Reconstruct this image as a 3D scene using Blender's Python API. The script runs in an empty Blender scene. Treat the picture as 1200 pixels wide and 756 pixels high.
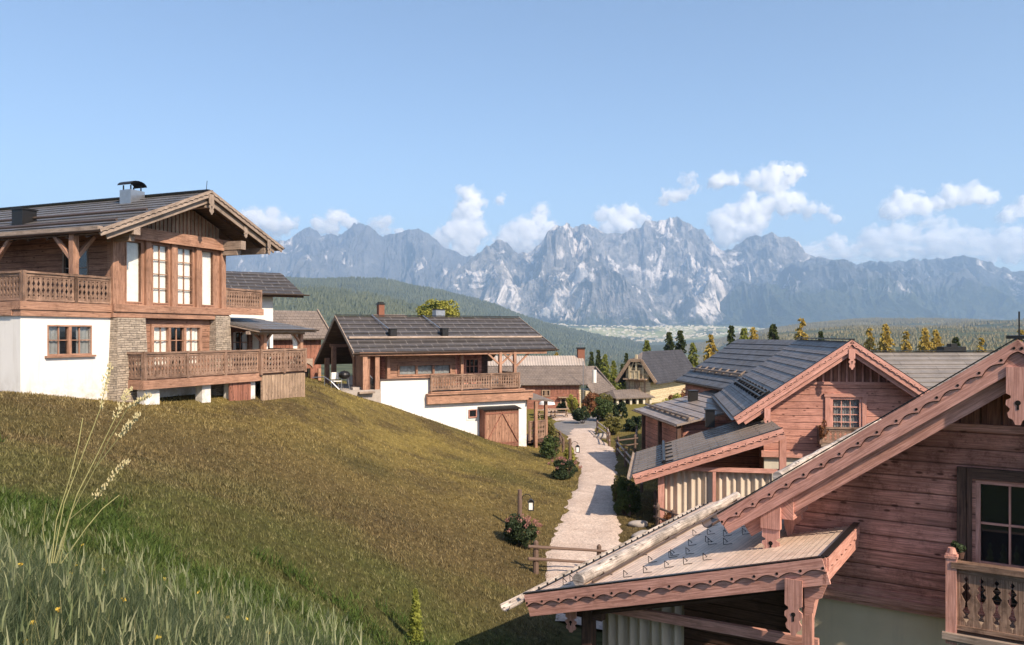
import bpy, math, random
import numpy as np
random.seed(7); rng = np.random.default_rng(11)
S = bpy.context.scene
R = math.radians
FOC, HOR, CZ = 950.0, 392.0, 10.0          # focal length in photo pixels, eye-level row, eye height

# ------------------------------------------------------------------ camera, sky, sun, exposure
cam = bpy.data.objects.new('camera', bpy.data.cameras.new('camera'))
S.collection.objects.link(cam); S.camera = cam
cam.location = (0, 0, CZ); cam.rotation_euler = (R(90), 0, 0)
cam.data.sensor_width = 36; cam.data.lens = 36 * FOC / 1200
cam.data.shift_y = (HOR - 378) / 1200
cam.data.clip_start = .1; cam.data.clip_end = 60000
SUN_EL, SUN_AZ = 39.0, 139.0                # azimuth clockwise from +Y
w = bpy.data.worlds.new('World'); S.world = w; w.use_nodes = True
nt = w.node_tree; bg = nt.nodes['Background']
sky = nt.nodes.new('ShaderNodeTexSky'); sky.sky_type = 'NISHITA'; sky.sun_disc = False
sky.sun_elevation = R(SUN_EL); sky.sun_rotation = R(SUN_AZ)
sky.altitude = 1100; sky.air_density = 1.0; sky.dust_density = 2.0; sky.ozone_density = 2.6
wm = nt.nodes.new('ShaderNodeMix'); wm.data_type = 'RGBA'; wm.blend_type = 'MULTIPLY'; wm.inputs[0].default_value = 1
wm.inputs[7].default_value = (1.03, .98, .92, 1)
nt.links.new(sky.outputs[0], wm.inputs[6]); nt.links.new(wm.outputs[2], bg.inputs[0]); bg.inputs[1].default_value = .106
sun = bpy.data.objects.new('sun', bpy.data.lights.new('sun', 'SUN')); S.collection.objects.link(sun)
sun.data.energy = 4.2; sun.data.angle = R(.6); sun.data.color = (1, .84, .66)
sun.rotation_euler = (R(90 - SUN_EL), 0, R(180 - SUN_AZ))
S.view_settings.view_transform = 'Standard'; S.view_settings.look = 'None'
S.view_settings.exposure = 1.0; S.view_settings.gamma = 1
S.cycles.use_denoising = True
S.cycles.max_bounces = 26; S.cycles.diffuse_bounces = 3; S.cycles.glossy_bounces = 2
S.cycles.transparent_max_bounces = 12; S.cycles.volume_bounces = 24
S.cycles.volume_max_steps = 64

# ------------------------------------------------------------------ helpers
def link(o, parent=None):
    S.collection.objects.link(o)
    if parent is not None: o.parent = parent
    return o
def tag(o, label=None, cat=None, group=None, kind=None):
    if label: o['label'] = label
    if cat: o['category'] = cat
    if group: o['group'] = group
    if kind: o['kind'] = kind
    return o
def empty(name, loc, rz=0, label=None, cat=None, group=None):
    o = bpy.data.objects.new(name, None); o.location = loc; o.rotation_euler = (0, 0, rz)
    link(o); return tag(o, label, cat, group)
def kids(o): return [c for c in S.collection.objects if c.parent == o]
def copy_tree(o, parent=None):
    c = o.copy(); link(c, parent)
    for ch in kids(o): copy_tree(ch, c)
    return c
def at(u, v, Y): return ((u - 600) / FOC * Y, Y, CZ + (HOR - v) / FOC * Y)
def nrm(a):
    l = math.sqrt(sum(x * x for x in a)) or 1; return tuple(x / l for x in a)
def cross(a, b): return (a[1]*b[2]-a[2]*b[1], a[2]*b[0]-a[0]*b[2], a[0]*b[1]-a[1]*b[0])
def sub(a, b): return tuple(x - y for x, y in zip(a, b))
def add(a, b, k=1): return tuple(x + y * k for x, y in zip(a, b))
def lerp(a, b, t): return tuple(x + (y - x) * t for x, y in zip(a, b))
def dot(a, b): return sum(x * y for x, y in zip(a, b))

class MB:
    """collects faces of one mesh; xf maps (x,y,z) to the frame's coordinates"""
    def __init__(s, xf=None): s.v = []; s.f = []; s.uv = []; s.xf = xf; s.sm = []
    def face(s, pts, g=None, smooth=False, uv=None):
        if s.xf: pts = [s.xf(p) for p in pts]; g = None if g is None else sub(s.xf(g), s.xf((0, 0, 0)))
        n = (0, 0, 0); m = len(pts)
        for i in range(m): n = add(n, cross(pts[i], pts[(i + 1) % m]))
        n = nrm(n)
        if uv is None:
            if g is None: g = cross((0, 0, 1), n) if abs(n[2]) < .999 else (1, 0, 0)
            t = add(g, n, -dot(g, n))
            if math.sqrt(dot(t, t)) < 1e-4: t = cross(n, (.577, .577, .577))
            t = nrm(t); b = cross(n, t)
            uv = [(dot(p, t), dot(p, b)) for p in pts]
        i0 = len(s.v); s.v += pts; s.f.append(tuple(range(i0, i0 + m))); s.uv += uv; s.sm.append(smooth)
    def box(s, x0, x1, y0, y1, z0, z1, g=None):
        if x0 > x1: x0, x1 = x1, x0
        if y0 > y1: y0, y1 = y1, y0
        if z0 > z1: z0, z1 = z1, z0
        c = [(x, y, z) for z in (z0, z1) for y in (y0, y1) for x in (x0, x1)]
        if g is None:
            d = (x1 - x0, y1 - y0, z1 - z0); k = d.index(max(d)); g = tuple(1. if i == k else 0. for i in range(3))
        for q in ((0, 2, 3, 1), (4, 5, 7, 6), (0, 1, 5, 4), (2, 6, 7, 3), (0, 4, 6, 2), (1, 3, 7, 5)):
            s.face([c[i] for i in q], g)
    def bar(s, a, b, w, h, up=(0, 0, 1)):
        d = nrm(sub(b, a)); sx = cross(d, up)
        if dot(sx, sx) < 1e-6: sx = (1, 0, 0)
        sx = nrm(sx); uz = cross(sx, d)
        P = lambda e, i, j: add(add(e, sx, i * w / 2), uz, j * h / 2)
        A = [P(a, -1, -1), P(a, 1, -1), P(a, 1, 1), P(a, -1, 1)]; B = [P(b, -1, -1), P(b, 1, -1), P(b, 1, 1), P(b, -1, 1)]
        for i in range(4):
            j = (i + 1) % 4; s.face([A[i], A[j], B[j], B[i]], d)
        s.face(A[::-1]); s.face(B)
    def tube(s, a, b, r0, r1=None, n=10, cap=True, wob=0):
        r1 = r0 if r1 is None else r1; d = nrm(sub(b, a)); sx = cross(d, (0, 0, 1))
        if dot(sx, sx) < 1e-6: sx = (1, 0, 0)
        sx = nrm(sx); uz = cross(sx, d); L = math.sqrt(dot(sub(b, a), sub(b, a)))
        K = 1 if not wob else max(2, int(L / .4)); rings = []
        for k in range(K + 1):
            t = k / K; c = lerp(a, b, t); rr = r0 + (r1 - r0) * t
            rr *= 1 + (random.uniform(-wob, wob) if wob else 0)
            if wob and 0 < k < K: c = add(add(c, sx, random.uniform(-wob, wob) * r0), uz, random.uniform(-wob, wob) * r0)
            rings.append([add(add(c, sx, rr * math.cos(6.2832 * i / n)), uz, rr * math.sin(6.2832 * i / n)) for i in range(n)])
        for k in range(K):
            for i in range(n):
                j = (i + 1) % n
                u0, u1, v0, v1 = k / K * L, (k + 1) / K * L, i / n * 6.28 * r0, (i + 1) / n * 6.28 * r0
                s.face([rings[k][i], rings[k][j], rings[k+1][j], rings[k+1][i]], None, True, [(u0, v0), (u0, v1), (u1, v1), (u1, v0)])
        if cap: s.face(rings[0][::-1]); s.face(rings[-1])
    def poly(s, pts, y0, y1, g=(1, 0, 0)):
        """polygon of (x,z), extruded from y0 to y1"""
        ar = sum(pts[i][0] * pts[(i+1) % len(pts)][1] - pts[(i+1) % len(pts)][0] * pts[i][1] for i in range(len(pts)))
        if ar < 0: pts = pts[::-1]
        s.face([(x, y0, z) for x, z in pts], g); s.face([(x, y1, z) for x, z in pts[::-1]], g)
        for i in range(len(pts)):
            a, b = pts[i], pts[(i + 1) % len(pts)]
            s.face([(b[0], y0, b[1]), (a[0], y0, a[1]), (a[0], y1, a[1]), (b[0], y1, b[1])], None)
    def wall(s, x0, x1, z0, z1, y, t, holes=(), g=(1, 0, 0), clip=None):
        """wall with its face at y, thickness t behind it and rectangular openings (x0,x1,z0,z1)"""
        xs = sorted({x0, x1, *[h[0] for h in holes], *[h[1] for h in holes]}); zs = sorted({z0, z1, *[h[2] for h in holes], *[h[3] for h in holes]})
        if clip: xs = sorted(set(xs) | {round(x0 + (x1 - x0) * i / 60, 4) for i in range(61)})
        for i in range(len(xs) - 1):
            for j in range(len(zs) - 1):
                cx, cz = (xs[i] + xs[i+1]) / 2, (zs[j] + zs[j+1]) / 2
                if any(h[0] < cx < h[1] and h[2] < cz < h[3] for h in holes): continue
                ta, tb = (zs[j+1], zs[j+1]) if not clip else (min(zs[j+1], clip(xs[i])), min(zs[j+1], clip(xs[i+1])))
                if ta <= zs[j] or tb <= zs[j]: continue
                for yy in (y, y + t): 
                    q = [(xs[i], yy, zs[j]), (xs[i+1], yy, zs[j]), (xs[i+1], yy, tb), (xs[i], yy, ta)]
                    s.face(q if yy == y else q[::-1], g)
        for (a, b, c, d) in list(holes) + ([] if clip else [(x0, x1, z0, z1)]):
            for q in ([(a, y, c), (b, y, c), (b, y + t, c), (a, y + t, c)], [(a, y, d), (b, y, d), (b, y + t, d), (a, y + t, d)],
                      [(a, y, c), (a, y + t, c), (a, y + t, d), (a, y, d)], [(b, y, c), (b, y + t, c), (b, y + t, d), (b, y, d)]): s.face(q)
    def slab(s, A, B, C, D, th, rows=0, step=.03):
        """roof sheet: A,B at the eave, C,D at the ridge; courses step down towards the eave"""
        n = nrm(cross(sub(B, A), sub(D, A)))
        if n[2] < 0: n = tuple(-x for x in n)
        dn = lambda p: add(p, n, -th)
        g = sub(B, A)
        if not rows: s.face([A, B, C, D], g)
        else:
            for i in range(rows):
                t0, t1 = i / rows, (i + 1) / rows
                a, b, c, d = lerp(A, D, t0), lerp(B, C, t0), lerp(B, C, t1), lerp(A, D, t1)
                a2, b2 = add(a, n, step), add(b, n, step)
                s.face([a2, b2, c, d], g); s.face([a, b, b2, a2], g); s.face([a, a2, d], g); s.face([b, c, b2], g)
        for p, q in ((A, B), (B, C), (C, D), (D, A)): s.face([dn(p), dn(q), q, p])
        s.face([dn(D), dn(C), dn(B), dn(A)], g)
    def build(s, name, m, parent=None, dz=0, smooth=None):
        me = bpy.data.meshes.new(name)
        me.from_pydata([(p[0], p[1], p[2] - dz) for p in s.v], [], s.f)
        u = me.uv_layers.new(name='UVMap'); u.data.foreach_set('uv', np.array(s.uv, 'f').ravel())
        if m: me.materials.append(m)
        if smooth: me.shade_smooth()
        elif any(s.sm): me.polygons.foreach_set('use_smooth', np.array(s.sm))
        o = bpy.data.objects.new(name, me); return link(o, parent)

class Frame:
    """a building's own axes: x along its front, y into its depth; made from one picture anchor and a distance"""
    def __init__(s, u0, Y0, d, bz, name, label, cat='house', group=None):
        k = (u0 - 600) / FOC; s.O = (k * Y0, Y0); n = math.hypot(*d); s.d = (d[0] / n, d[1] / n)
        s.e = (-s.d[1], s.d[0]); s.bz = bz
        s.root = empty(name, (s.O[0], s.O[1], bz), math.atan2(s.d[1], s.d[0]), label, cat, group)
    def P(s, u, v, c=0):
        k = (u - 600) / FOC; px = s.O[0] + c * s.e[0]; py = s.O[1] + c * s.e[1]
        t = (k * py - px) / (s.d[0] - k * s.d[1]); Y = py + t * s.d[1]
        return t, CZ + (HOR - v) / FOC * Y
    def W(s, x, y, z=0): return (s.O[0] + x * s.d[0] + y * s.e[0], s.O[1] + x * s.d[1] + y * s.e[1], z)
    def part(s, name, mb, m, parent=None, smooth=None):
        return mb.build(name, m, parent or s.root, s.bz, smooth)
    def onroof(s, u, v, zf, c0=-2, c1=14):
        """where the sight line through (u,v) meets the roof z=zf(x)"""
        best = None
        for i in range(400):
            c = c0 + (c1 - c0) * i / 399; x, z = s.P(u, v, c); e = abs(z - zf(x))
            if best is None or e < best[0]: best = (e, x, c, z)
        return best[1:]

# ------------------------------------------------------------------ materials
class G:
    def __init__(s, name):
        s.m = bpy.data.materials.new(name); s.m.use_nodes = True; s.t = s.m.node_tree
        s.b = s.t.nodes['Principled BSDF']; s.o = s.t.nodes['Material Output']
    def put(s, sock, v):
        if isinstance(v, bpy.types.NodeSocket): s.t.links.new(v, sock)
        elif v is not None:
            if isinstance(v, (tuple, list)) and len(v) == 3 and sock.type == 'RGBA': v = (*v, 1)
            sock.default_value = v
    def n(s, typ, ins=None, out=0, **kw):
        x = s.t.nodes.new('ShaderNode' + typ)
        for k, v in kw.items(): setattr(x, k, v)
        for k, v in (ins or {}).items(): s.put(x.inputs[k], v)
        return x.outputs[out]
    def math(s, op, a, b=None, c=None, clamp=False):
        return s.n('Math', {0: a, **({1: b} if b is not None else {}), **({2: c} if c is not None else {})}, operation=op, use_clamp=clamp)
    def noise(s, vec, scale, detail=4, rough=.55, dist=0): return s.n('TexNoise', {'Vector': vec, 'Scale': scale, 'Detail': detail, 'Roughness': rough, 'Distortion': dist})
    def ramp(s, f, a, b, lo=0., hi=1.): return s.n('MapRange', {0: f, 1: a, 2: b, 3: lo, 4: hi})
    def mix(s, f, a, b, mode='MIX'):
        x = s.t.nodes.new('ShaderNodeMix'); x.data_type = 'RGBA'; x.blend_type = mode
        s.put(x.inputs[0], f); s.put(x.inputs[6], a); s.put(x.inputs[7], b); return x.outputs[2]
    def obj(s): return s.n('TexCoord', out=3)
    def uv(s): return s.n('TexCoord', out=2)
    def pos(s): return s.n('NewGeometry', out=0)
    def map(s, vec, sc, loc=(0, 0, 0)): return s.n('Mapping', {0: vec, 1: loc, 3: sc})
    def rnd(s): return s.n('ObjectInfo', out=5)
    def bump(s, h, st, dist=.01): s.put(s.b.inputs['Normal'], s.n('Bump', {'Strength': st, 'Distance': dist, 'Height': h}))
    def fin(s, col, rough=.8, spec=.3, metal=0):
        s.put(s.b.inputs['Base Color'], col); s.put(s.b.inputs['Roughness'], rough)
        s.put(s.b.inputs['Specular IOR Level'], spec); s.put(s.b.inputs['Metallic'], metal); return s.m

def wood(name, c1, c2, plank=.19, dark=.35, knots=.8, stain=.5, rough=.72, mottle=.45):
    g = G(name); uv = g.uv(); sp = g.t.nodes.new('ShaderNodeSeparateXYZ'); g.put(sp.inputs[0], uv)
    u, v = sp.outputs[0], sp.outputs[1]
    o = g.obj()
    if plank:
        q = g.math('DIVIDE', v, plank); idx = g.math('FLOOR', q); fr = g.math('FRACT', q)
        wn = g.n('TexWhiteNoise', {1: idx}, noise_dimensions='1D', out=0)
        seam = g.math('MINIMUM', g.ramp(fr, .0, .09), g.ramp(fr, 1., .94))
    else:
        wn = g.rnd(); seam = None; idx = 0.
    cv = g.n('CombineXYZ', {0: g.math('MULTIPLY', u, 1.3), 1: g.math('MULTIPLY', v, 26.), 2: g.math('MULTIPLY', idx, 3.7) if plank else 0.})
    grain = g.noise(cv, 1.6, 5, .6, .4)
    cv2 = g.n('CombineXYZ', {0: g.math('MULTIPLY', u, .5), 1: g.math('MULTIPLY', v, 6.), 2: 1.})
    streak = g.noise(cv2, 1.2, 3)
    col = g.mix(g.ramp(grain, .36, .64), tuple(x * .66 for x in c1), tuple(min(.9, x * 1.1) for x in c2))
    col = g.mix(g.ramp(wn, 0, 1, 0, .38), col, tuple(x * .55 for x in c1))
    st = g.noise(o, .55, 6, .65)
    col = g.mix(g.ramp(st, .46, .7, 0, stain), col, tuple(x * dark for x in c1))
    col = g.mix(g.ramp(streak, .52, .75, 0, stain), col, tuple(x * dark * 1.2 for x in c2))
    mo = g.noise(o, 3.2, 9, .82); col = g.mix(g.math('MULTIPLY', g.ramp(mo, .5, .64, 0, mottle), g.ramp(st, .36, .56, .25, 1)), col, tuple(x * .2 for x in c1)) if mottle else col
    if knots:
        kv = g.n('CombineXYZ', {0: g.math('MULTIPLY', u, 2.4), 1: g.math('MULTIPLY', v, 6.5), 2: 0.})
        k = g.n('TexVoronoi', {'Vector': kv, 'Scale': 1.0, 'Randomness': 1.}, out=0)
        col = g.mix(g.ramp(k, .10, .17, knots, 0), col, tuple(x * .16 for x in c1))
    if seam is not None: col = g.mix(g.ramp(seam, 0, 1, .85, 0), col, tuple(x * .1 for x in c1))
    h = g.math('MULTIPLY', grain, .25)
    if seam is not None: h = g.math('ADD', h, seam)
    g.bump(h, .8, .012)
    return g.fin(col, rough, .25)

def plaster(name, c, spot=.12):
    g = G(name); o = g.obj()
    col = g.mix(g.ramp(g.noise(o, .8, 6, .65), .4, .75, 0, spot), c, tuple(x * .62 for x in c))
    z = g.t.nodes.new('ShaderNodeSeparateXYZ'); g.put(z.inputs[0], o)
    col = g.mix(g.math('MULTIPLY', g.ramp(z.outputs[2], 1.4, -.1), g.ramp(g.noise(o, 2.6, 8, .75), .42, .62, 0, .75)), col, (.30, .25, .17))
    col = g.mix(g.ramp(g.noise(g.map(o, (5, 5, .35)), 1, 5, .6), .55, .75, 0, .3), col, (.42, .37, .30))
    g.bump(g.noise(o, 28, 6, .6), .35, .01); return g.fin(col, .9, .15)

def tiles(name, c, bw, rh, rough=.42, var=.5, mort=.02, metal=0., spec=.5, mk=.25):
    g = G(name); uv = g.uv()
    x = g.t.nodes.new('ShaderNodeTexBrick'); g.put(x.inputs['Vector'], uv)
    x.offset = .5; g.put(x.inputs['Scale'], 1.); g.put(x.inputs['Brick Width'], bw); g.put(x.inputs['Row Height'], rh)
    g.put(x.inputs['Mortar Size'], mort); g.put(x.inputs['Mortar Smooth'], .3); g.put(x.inputs['Bias'], 0.)
    g.put(x.inputs['Color1'], c); g.put(x.inputs['Color2'], tuple(q * (1 - var * .5) for q in c)); g.put(x.inputs['Mortar'], tuple(q * mk for q in c))
    o = g.obj(); col = g.mix(g.ramp(g.noise(o, .9, 7, .7), .35, .75, 0, .5), x.outputs[0], tuple(min(1, q * 1.7) for q in c))
    col = g.mix(g.ramp(g.noise(o, 7, 4, .6), .5, .8, 0, .35), col, tuple(q * .4 for q in c))
    g.bump(g.math('ADD', g.math('SUBTRACT', 1., x.outputs[1]), g.math('MULTIPLY', g.noise(o, 20, 3), .15)), .5, .01)
    return g.fin(col, g.ramp(g.noise(o, 2.2, 4), .3, .7, rough - .1, rough + .18), spec, metal)

def stone(name):
    g = G(name); uv = g.uv()
    x = g.t.nodes.new('ShaderNodeTexBrick'); d = g.noise(uv, 3, 3)
    v = g.n('VectorMath', {0: uv, 1: g.n('CombineXYZ', {0: g.math('MULTIPLY', d, .12), 1: g.math('MULTIPLY', d, .06), 2: 0.})}, operation='ADD')
    g.put(x.inputs['Vector'], v); x.offset = .37; x.squash = .7; x.squash_frequency = 3
    for k, q in (('Scale', 1.), ('Brick Width', .34), ('Row Height', .085), ('Mortar Size', .009), ('Mortar Smooth', .4)): g.put(x.inputs[k], q)
    g.put(x.inputs['Color1'], (.44, .36, .28)); g.put(x.inputs['Color2'], (.2, .165, .13)); g.put(x.inputs['Mortar'], (.05, .042, .035))
    col = g.mix(g.ramp(g.noise(uv, 9, 5), .35, .7, 0, .6), x.outputs[0], (.5, .42, .34))
    g.bump(g.math('ADD', g.math('SUBTRACT', 1., x.outputs[1]), g.noise(uv, 14, 4)), 1., .03)
    return g.fin(col, .9, .2)

def plain(name, c, rough=.6, spec=.3, metal=0, var=.3, sc=6.):
    g = G(name); o = g.obj()
    col = g.mix(g.ramp(g.noise(o, sc, 5, .65), .35, .7, 0, var), c, tuple(x * .45 for x in c))
    g.bump(g.noise(o, sc * 6, 3), .15, .005)
    return g.fin(col, rough, spec, metal)

def leafy(name, c1, c2, sc=1.5, rough=.6, c3=None):
    g = G(name); o = g.pos()
    col = g.mix(g.ramp(g.noise(o, sc, 4, .7), .35, .65), c1, c2)
    wn = g.n('TexWhiteNoise', {0: g.n('VectorMath', {0: o, 1: (.07, .07, .07)}, operation='SNAP')}, out=0)
    col = g.mix(g.math('MULTIPLY', wn, .5), col, c3 or tuple(min(1, x * 1.7) for x in c2))
    g.fin(col, rough, .2)
    tr = g.n('BsdfTranslucent', {0: col}); g.t.links.new(g.n('MixShader', {0: .3, 1: g.b.outputs[0], 2: tr}), g.o.inputs[0])
    return g.m

def glass(name, tint=(.02, .022, .025), refl=.25, alpha=.55, clear=(.75, .78, .8)):
    g = G(name)
    fr = g.math('POWER', g.n('LayerWeight', {0: .5}, out=1), 3.); tr = g.n('BsdfTransparent', {0: clear}); gl = g.n('BsdfGlossy', {0: (.95, .95, .95), 1: .02})
    f = g.math('ADD', g.math('MULTIPLY', fr, .9), refl, clamp=True)
    dk = g.n('MixShader', {0: alpha, 1: tr, 2: g.n('BsdfDiffuse', {0: tint})})
    g.t.links.new(g.n('MixShader', {0: f, 1: dk, 2: gl}), g.o.inputs[0]); return g.m

M = dict(
    red=wood('red log wood', (.64, .27, .20), (.78, .385, .30), .27, .2, .95, .8, mottle=.9),
    redv=wood('dark red vertical boards', (.30, .125, .085), (.42, .185, .125), .3, .3, .9, .7),
    redtrim=wood('rose brown trim', (.62, .29, .22), (.72, .385, .31), None, .5, .2, .25, mottle=.3), shadowtrim=wood('painted shadow line', (.09, .04, .03), (.13, .06, .045), None, .5, 0, .2),
    cwall=wood('pale red log wood', (.58, .26, .195), (.68, .345, .265), .28, .35, .9, .45),
    warm=wood('warm brown boards', (.34, .175, .115), (.46, .26, .175), .22, .3, .8, .5),
    beam=wood('warm brown beam', (.38, .20, .13), (.52, .30, .205), None, .35, .5, .5),
    grey=wood('weathered grey brown beam', (.33, .245, .19), (.47, .37, .30), None, .4, .3, .5),
    rail=wood('weathered rail wood', (.25, .145, .10), (.44, .29, .21), None, .25, .3, .75, mottle=.8),
    palev=wood('pale brown vertical boards', (.40, .27, .18), (.52, .37, .26), .2, .35, .7, .45),
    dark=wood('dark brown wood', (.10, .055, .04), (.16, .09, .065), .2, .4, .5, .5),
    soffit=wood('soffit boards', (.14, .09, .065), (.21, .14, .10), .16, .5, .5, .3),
    yellow=wood('honey yellow boards', (.64, .51, .31), (.74, .62, .42), .2, .7, .3, .2),
    white=plaster('white render', (.76, .74, .71), .3), cream=plaster('cream render', (.62, .56, .45), .3),
    olive=plaster('weathered beige render', (.70, .58, .42), .4), stone=stone('ledge stone'),
    roofM=tiles('dark metal roof tiles', (.06, .053, .05), 1.0, .5, .42, mort=.03, mk=3.2), roofL=tiles('grey shingle roof', (.125, .115, .11), .42, .42, .42),  # pale joints of the dark metal tiles paint light caught on course edges
    roofC=tiles('slate grey roof tiles', (.20, .17, .155), .9, .46, .5, .5, .018, spec=.22), roofD=tiles('bronze grey roof sheet', (.19, .155, .13), .62, 1.6, .5, .5, .02),
    roofF=tiles('dark slate roof', (.115, .105, .10), 1.1, .5, .45, spec=.35), roofE=tiles('brown silver roof tiles', (.27, .215, .18), .9, .42, .4, spec=.4),
    roofN=tiles('pale weathered shingles', (.70, .50, .39), .5, .11, .6, .45, .006, spec=.25), roofB=tiles('brown shingle roof', (.19, .15, .125), .3, .3, .7),
    roofY=tiles('anthracite roof', (.06, .06, .07), .4, .35, .85, spec=.1), roofG=tiles('brown grey roof', (.21, .185, .165), 4, .5, .4),
    metal=plain('dark metal', (.035, .033, .033), .4, .5, .6), steel=plain('zinc', (.42, .43, .45), .35, .5, .8), pipe=plain('brown metal pipe', (.12, .085, .07), .4, .5, .3),
    bark=wood('pale birch log', (.44, .37, .32), (.70, .61, .54), None, .2, 1, .8, mottle=.9), cloth=plain('beige curtain cloth', (.60, .50, .40), .95, .05, 0, .25, 1.5),
    linen=plain('white curtain cloth', (.85, .83, .78), .95, .05), gravel=plain('stone grey', (.42, .37, .33), .95, .1, 0, .5, 3), brick=plain('red brick', (.24, .105, .07), .9, .1),
    glass=glass('sky glass', refl=.10, alpha=.3), sky=glass('clear pane glass', refl=.10, alpha=.0, clear=(.98, .98, .97)), dkglass=glass('dark glass', refl=.06, alpha=.6),
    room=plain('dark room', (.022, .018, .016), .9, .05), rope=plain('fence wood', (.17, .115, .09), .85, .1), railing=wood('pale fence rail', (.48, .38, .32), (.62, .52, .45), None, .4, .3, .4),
)

# ------------------------------------------------------------------ the lie of the land
def vnoise(x, y, seed=0):
    xi, yi = np.floor(x).astype(np.int64), np.floor(y).astype(np.int64); xf, yf = x - xi, y - yi
    def h(a, b):
        q = (a * 374761393 + b * 668265263 + seed * 974711) & 0xffffffff
        q = ((q ^ (q >> 13)) * 1274126177) & 0xffffffff
        return ((q ^ (q >> 16)) & 0xffff) / 65535.
    sx, sy = xf * xf * (3 - 2 * xf), yf * yf * (3 - 2 * yf)
    return (h(xi, yi) * (1 - sx) + h(xi + 1, yi) * sx) * (1 - sy) + (h(xi, yi + 1) * (1 - sx) + h(xi + 1, yi + 1) * sx) * sy
def fbm(x, y, o=5, seed=0, ridged=False, gain=.5):
    s, a, t = 0., 1., 0.
    for k in range(o):
        n = vnoise(x, y, seed + k * 17)
        if ridged: n = 1 - abs(2 * n - 1); n = n * n
        s = s + a * n; t += a; a *= gain; x, y = x * 2.03 + 11.7, y * 2.03 + 5.3
    return s / t

CP = [ # photo column, row, distance  ->  ground points
 (24,461,26),(113,470,28.7),(168,471,30),(300,468,34.6),(355,462,37.4),(0,455,24),(0,520,17),(0,600,11.5),(0,690,7),(0,780,4.6),
 (200,540,22),(200,640,13),(200,756,7),(100,520,20),(330,520,28),(330,600,18),(330,700,11),(330,790,8),(300,500,30),
 (362,449,43),(400,458,45.5),(415,464,45),(446,472,46.5),(515,497,47.5),(565,513,49),(617,525,51.2),
 (450,520,37),(420,590,25),(450,680,17),(450,760,13),(550,760,16),(520,650,22),(560,560,35),(600,600,31),(500,540,37),
 (640,640,28),(732,640,28),(662,560,41),(723,560,41),(675,525,52),(712,525,52),(650,500,64),(700,500,64),(600,490,72),(700,490,72),(800,490,72),
 (640,700,22.5),(700,756,19),(775,615,30.5),(850,640,28),(820,560,41),(950,600,34),(1100,620,30),(1200,700,20),(1200,560,45),(1000,900,12),(1200,950,12),(650,900,12.5),
 (620,478,80),(700,478,80),(760,472,88),(820,472,88),(900,478,85),(1150,480,80),(500,470,78),(380,440,70),(300,430,70),(100,420,60),(0,410,50),(-300,400,50),(-200,480,24),(-300,560,14),
 (0,440,95),(200,450,95),(400,460,98),(600,470,98),(800,470,98),(1000,470,98),(1200,470,98),(1500,480,60),(1600,560,40),(1700,700,20)]
PX = np.array([at(*c) for c in CP] + [(-3, -6, 8.4), (4, -6, 7.5), (12, -6, 4.6), (-12, -6, 9), (-2.2, 1.5, 8.25), (1.5, 1, 7.6), (3.2, 7, 5.8)])
def tps_k(r2): return np.where(r2 > 0, r2 * np.log(np.maximum(r2, 1e-9)) * .5, 0)
_n = len(PX); _K = tps_k(((PX[:, None, :2] - PX[None, :, :2]) ** 2).sum(-1)) + np.eye(_n) * 4.
_P = np.c_[np.ones(_n), PX[:, :2]]; _A = np.block([[_K, _P], [_P.T, np.zeros((3, 3))]])
_w = np.linalg.solve(_A, np.r_[PX[:, 2], 0, 0, 0])
def near_z(x, y):
    sh = x.shape; x, y = x.ravel(), y.ravel(); out = np.empty(len(x))
    for i in range(0, len(x), 20000):
        a, b = x[i:i+20000], y[i:i+20000]
        out[i:i+20000] = tps_k((a[:, None] - PX[None, :, 0]) ** 2 + (b[:, None] - PX[None, :, 1]) ** 2) @ _w[:_n] + _w[_n] + _w[_n+1] * a + _w[_n+2] * b
    return out.reshape(sh)
FY = np.array([110, 250, 700, 2100, 3300, 4000, 4700, 5600, 7200.])
FU = np.array([0, 300, 380, 450, 520, 580, 640, 700, 760, 830, 900, 1000, 1200.])
FV = np.array([ # rows of the picture reached by the land at those distances
 [430, 425, 400, 350, 326, 345, 352, 362, 366],[440, 430, 400, 349, 328, 345, 352, 362, 366],[450, 436, 405, 352, 330, 346, 356, 366, 370],[455, 440, 410, 360, 334, 350, 362, 372, 374],
 [462, 446, 416, 376, 346, 362, 374, 376, 378],[466, 450, 422, 398, 362, 372, 384, 378, 379],[468, 452, 430, 416, 384, 392, 392, 380, 380],[468, 455, 436, 428, 398, 406, 397, 382, 380],
 [468, 456, 440, 432, 410, 412, 399, 384, 380],[468, 450, 432, 424, 402, 404, 394, 384, 380],[468, 440, 412, 396, 386, 392, 390, 386, 380],[468, 436, 404, 386, 376, 386, 388, 386, 380],[468, 434, 402, 384, 376, 384, 386, 384, 379.]])
def far_z(x, y):
    Y = np.clip(y, 110, 7200); u = np.clip(600 + FOC * x / np.maximum(y, 1), 0, 1200)
    fi = np.interp(np.log(Y), np.log(FY), np.arange(len(FY))); i = np.clip(fi.astype(int), 0, len(FY) - 2); t = fi - i; t = t * t * (3 - 2 * t)
    cols = np.array([np.interp(u, FU, FV[:, k]) for k in range(len(FY))])
    hz = lambda k: CZ + (HOR - np.take_along_axis(cols, k[None], 0)[0]) / FOC * FY[k]
    z = hz(i) * (1 - t) + hz(i + 1) * t
    a = np.clip((Y - 300) / 1500, 0, 1)
    return z + a * ((fbm(x / 420, y / 420, 5, 3) - .5) * 55 + (fbm(x / 90, y / 90, 3, 9) - .5) * 10)
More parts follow.
